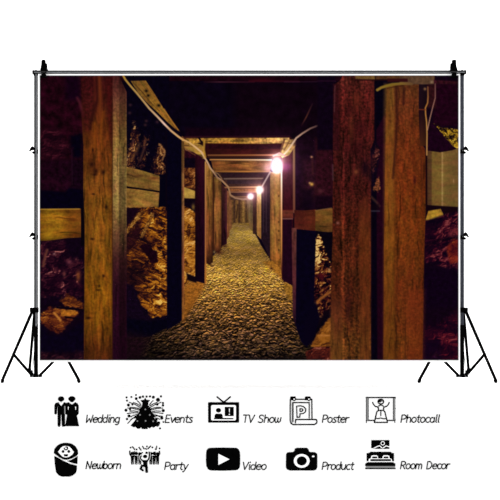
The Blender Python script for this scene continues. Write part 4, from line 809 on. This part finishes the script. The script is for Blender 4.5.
# glyph: (advance, strokes); x right, y up, x-height 1, capital height 1.45
O = cv(.45, .5, .42, .5, 60, 420, 16)
G = {
 'W': (1.35, [[(0.05, 1.45), (.12, 0), (.62, .75), (.98, 0), (1.2, 1.45)]]),
 'E': (1.0, [[(.9, 1.45), (.12, 1.45), (.08, 0), (.85, 0)], [(.1, .75), (.75, .75)]]),
 'T': (1.05, [[(0, 1.45), (1.0, 1.45)], [(.5, 1.45), (.5, 0)]]),
 'V': (1.1, [[(0.05, 1.45), (.5, 0), (1.05, 1.45)]]),
 'S': (1.05, [[(.88, 1.25), (.6, 1.45), (.3, 1.42), (.1, 1.2), (.2, .9), (.7, .62), (.88, .35), (.7, .05), (.35, 0), (.0, .15)]]),
 'P': (1.05, [[(.1, 0), (.1, 1.42), (.6, 1.45), (.92, 1.25), (.92, .9), (.65, .66), (.1, .62)]]),
 'R': (1.1, [[(.1, 0), (.1, 1.42), (.6, 1.45), (.92, 1.25), (.9, .92), (.62, .72), (.1, .68)], [(.45, .7), (.92, 0)]]),
 'N': (1.2, [[(.08, 0), (.1, 1.45), (.88, 0), (1.0, 1.45)]]),
 'D': (1.2, [[(.1, 0), (.1, 1.43), (.55, 1.43), (.95, 1.1), (1.0, .6), (.75, .12), (.4, 0), (.1, 0)]]),
 'e': (.95, [[(.05, .52), (.85, .55), (.78, .9), (.45, 1), (.12, .8), (.03, .45), (.2, .08), (.5, 0), (.8, .12)]]),
 'd': (1.0, [cv(.42, .48, .38, .48, 50, 320), [(.84, 1.5), (.82, .0)]]),
 'i': (.42, [[(.2, 1), (.2, .1), (.34, 0)], [(.22, 1.4), (.24, 1.5)]]),
 'n': (1.0, [[(.1, 1), (.1, 0)], [(.1, .7), (.35, .98), (.65, .95), (.8, .7), (.8, 0)]]),
 'g': (1.0, [cv(.42, .5, .38, .48, 50, 320), [(.82, 1), (.82, -.15), (.6, -.42), (.2, -.38)]]),
 'v': (.85, [[(.05, 1), (.4, 0), (.85, 1)]]),
 't': (.7, [[(.3, 1.4), (.26, .2), (.42, 0), (.6, .04)], [(.02, 1), (.62, 1)]]),
 's': (.8, [[(.68, .92), (.35, 1), (.12, .8), (.3, .55), (.6, .42), (.66, .15), (.4, 0), (.02, .06)]]),
 'h': (1.0, [[(.1, 1.5), (.1, 0)], [(.1, .7), (.35, .98), (.65, .95), (.8, .7), (.8, 0)]]),
 'o': (.97, [O]),
 'w': (1.2, [[(.06, 1), (.08, .25), (.3, 0), (.55, .15), (.6, .9)], [(.6, .3), (.8, 0), (1.08, .25), (1.1, 1)]]),
 'r': (.72, [[(.1, 1), (.1, 0)], [(.1, .68), (.35, .96), (.68, .95)]]),
 'c': (.85, [cv(.48, .5, .42, .5, 50, 310)]),
 'l': (.45, [[(.2, 1.5), (.18, .12), (.34, 0)]]),
 'a': (1.0, [cv(.42, .48, .38, .48, 50, 320), [(.82, 1), (.82, 0)]]),
 'u': (1.0, [[(.08, 1), (.1, .25), (.35, 0), (.65, .08), (.82, .4)], [(.84, 1), (.82, 0)]]),
 'y': (.9, [[(.05, 1), (.42, .05)], [(.85, 1), (.42, .05), (.2, -.4), (.0, -.42)]]),
 'b': (1.0, [[(.1, 1.5), (.1, 0)], cv(.5, .48, .38, .48, 230, -130)]),
 'm': (1.45, [[(.1, 1), (.1, 0)], [(.1, .7), (.35, .98), (.58, .9), (.66, .65), (.66, 0)], [(.66, .68), (.92, .98), (1.14, .9), (1.22, .65), (1.22, 0)]]),
 ' ': (.75, []),
}
def lettering(text, x0, x1, base, label):
    unit = 5.15; tot = sum(G[c][0] for c in text) - .1; sx = (x1 - x0 - 1.2) / tot
    nm = {'Wedding': 'wedding_lettering'}.get(text, text.lower().replace(' ', '_') + '_lettering')
    g = Sign(nm, label, 'lettering', (x0 + x1) / 2, base, 'captions beside the signs')
    x = x0
    for k, ch in enumerate(text):
        adv, st = G[ch]
        for s in st: g.stroke([(x + px_ * sx + .22 * py_ * unit * .75, base - py_ * unit) for px_, py_ in s], .82, 'letter#%d' % k)
        x += adv * sx
    g.done()
lettering('Wedding', 85.8, 120.4, 422.5, 'thin slanted black word Wedding beside the bride and groom sign')
lettering('Events', 164.8, 193.3, 422.5, 'thin slanted black word Events beside the fir tree sign')
lettering('TV Show', 242.2, 281.4, 422.5, 'thin slanted black words TV Show beside the television sign')
lettering('Poster', 321.8, 349.4, 422.5, 'thin slanted black word Poster beside the curling poster sign')
lettering('Photocall', 400.4, 440.2, 422.4, 'thin slanted black word Photocall beside the gowned figure sign')
lettering('Newborn', 85.6, 121.8, 468.8, 'thin slanted black word Newborn beside the swaddled baby sign')
lettering('Party', 164.2, 188.4, 469.6, 'thin slanted black word Party beside the dancing crowd sign')
lettering('Video', 241.9, 267.0, 469.6, 'thin slanted black word Video beside the play triangle sign')
lettering('Product', 321.6, 354.4, 469.6, 'thin slanted black word Product beside the camera sign')
lettering('Room Decor', 400.0, 450.2, 468.9, 'thin slanted black words Room Decor beside the bed sign')
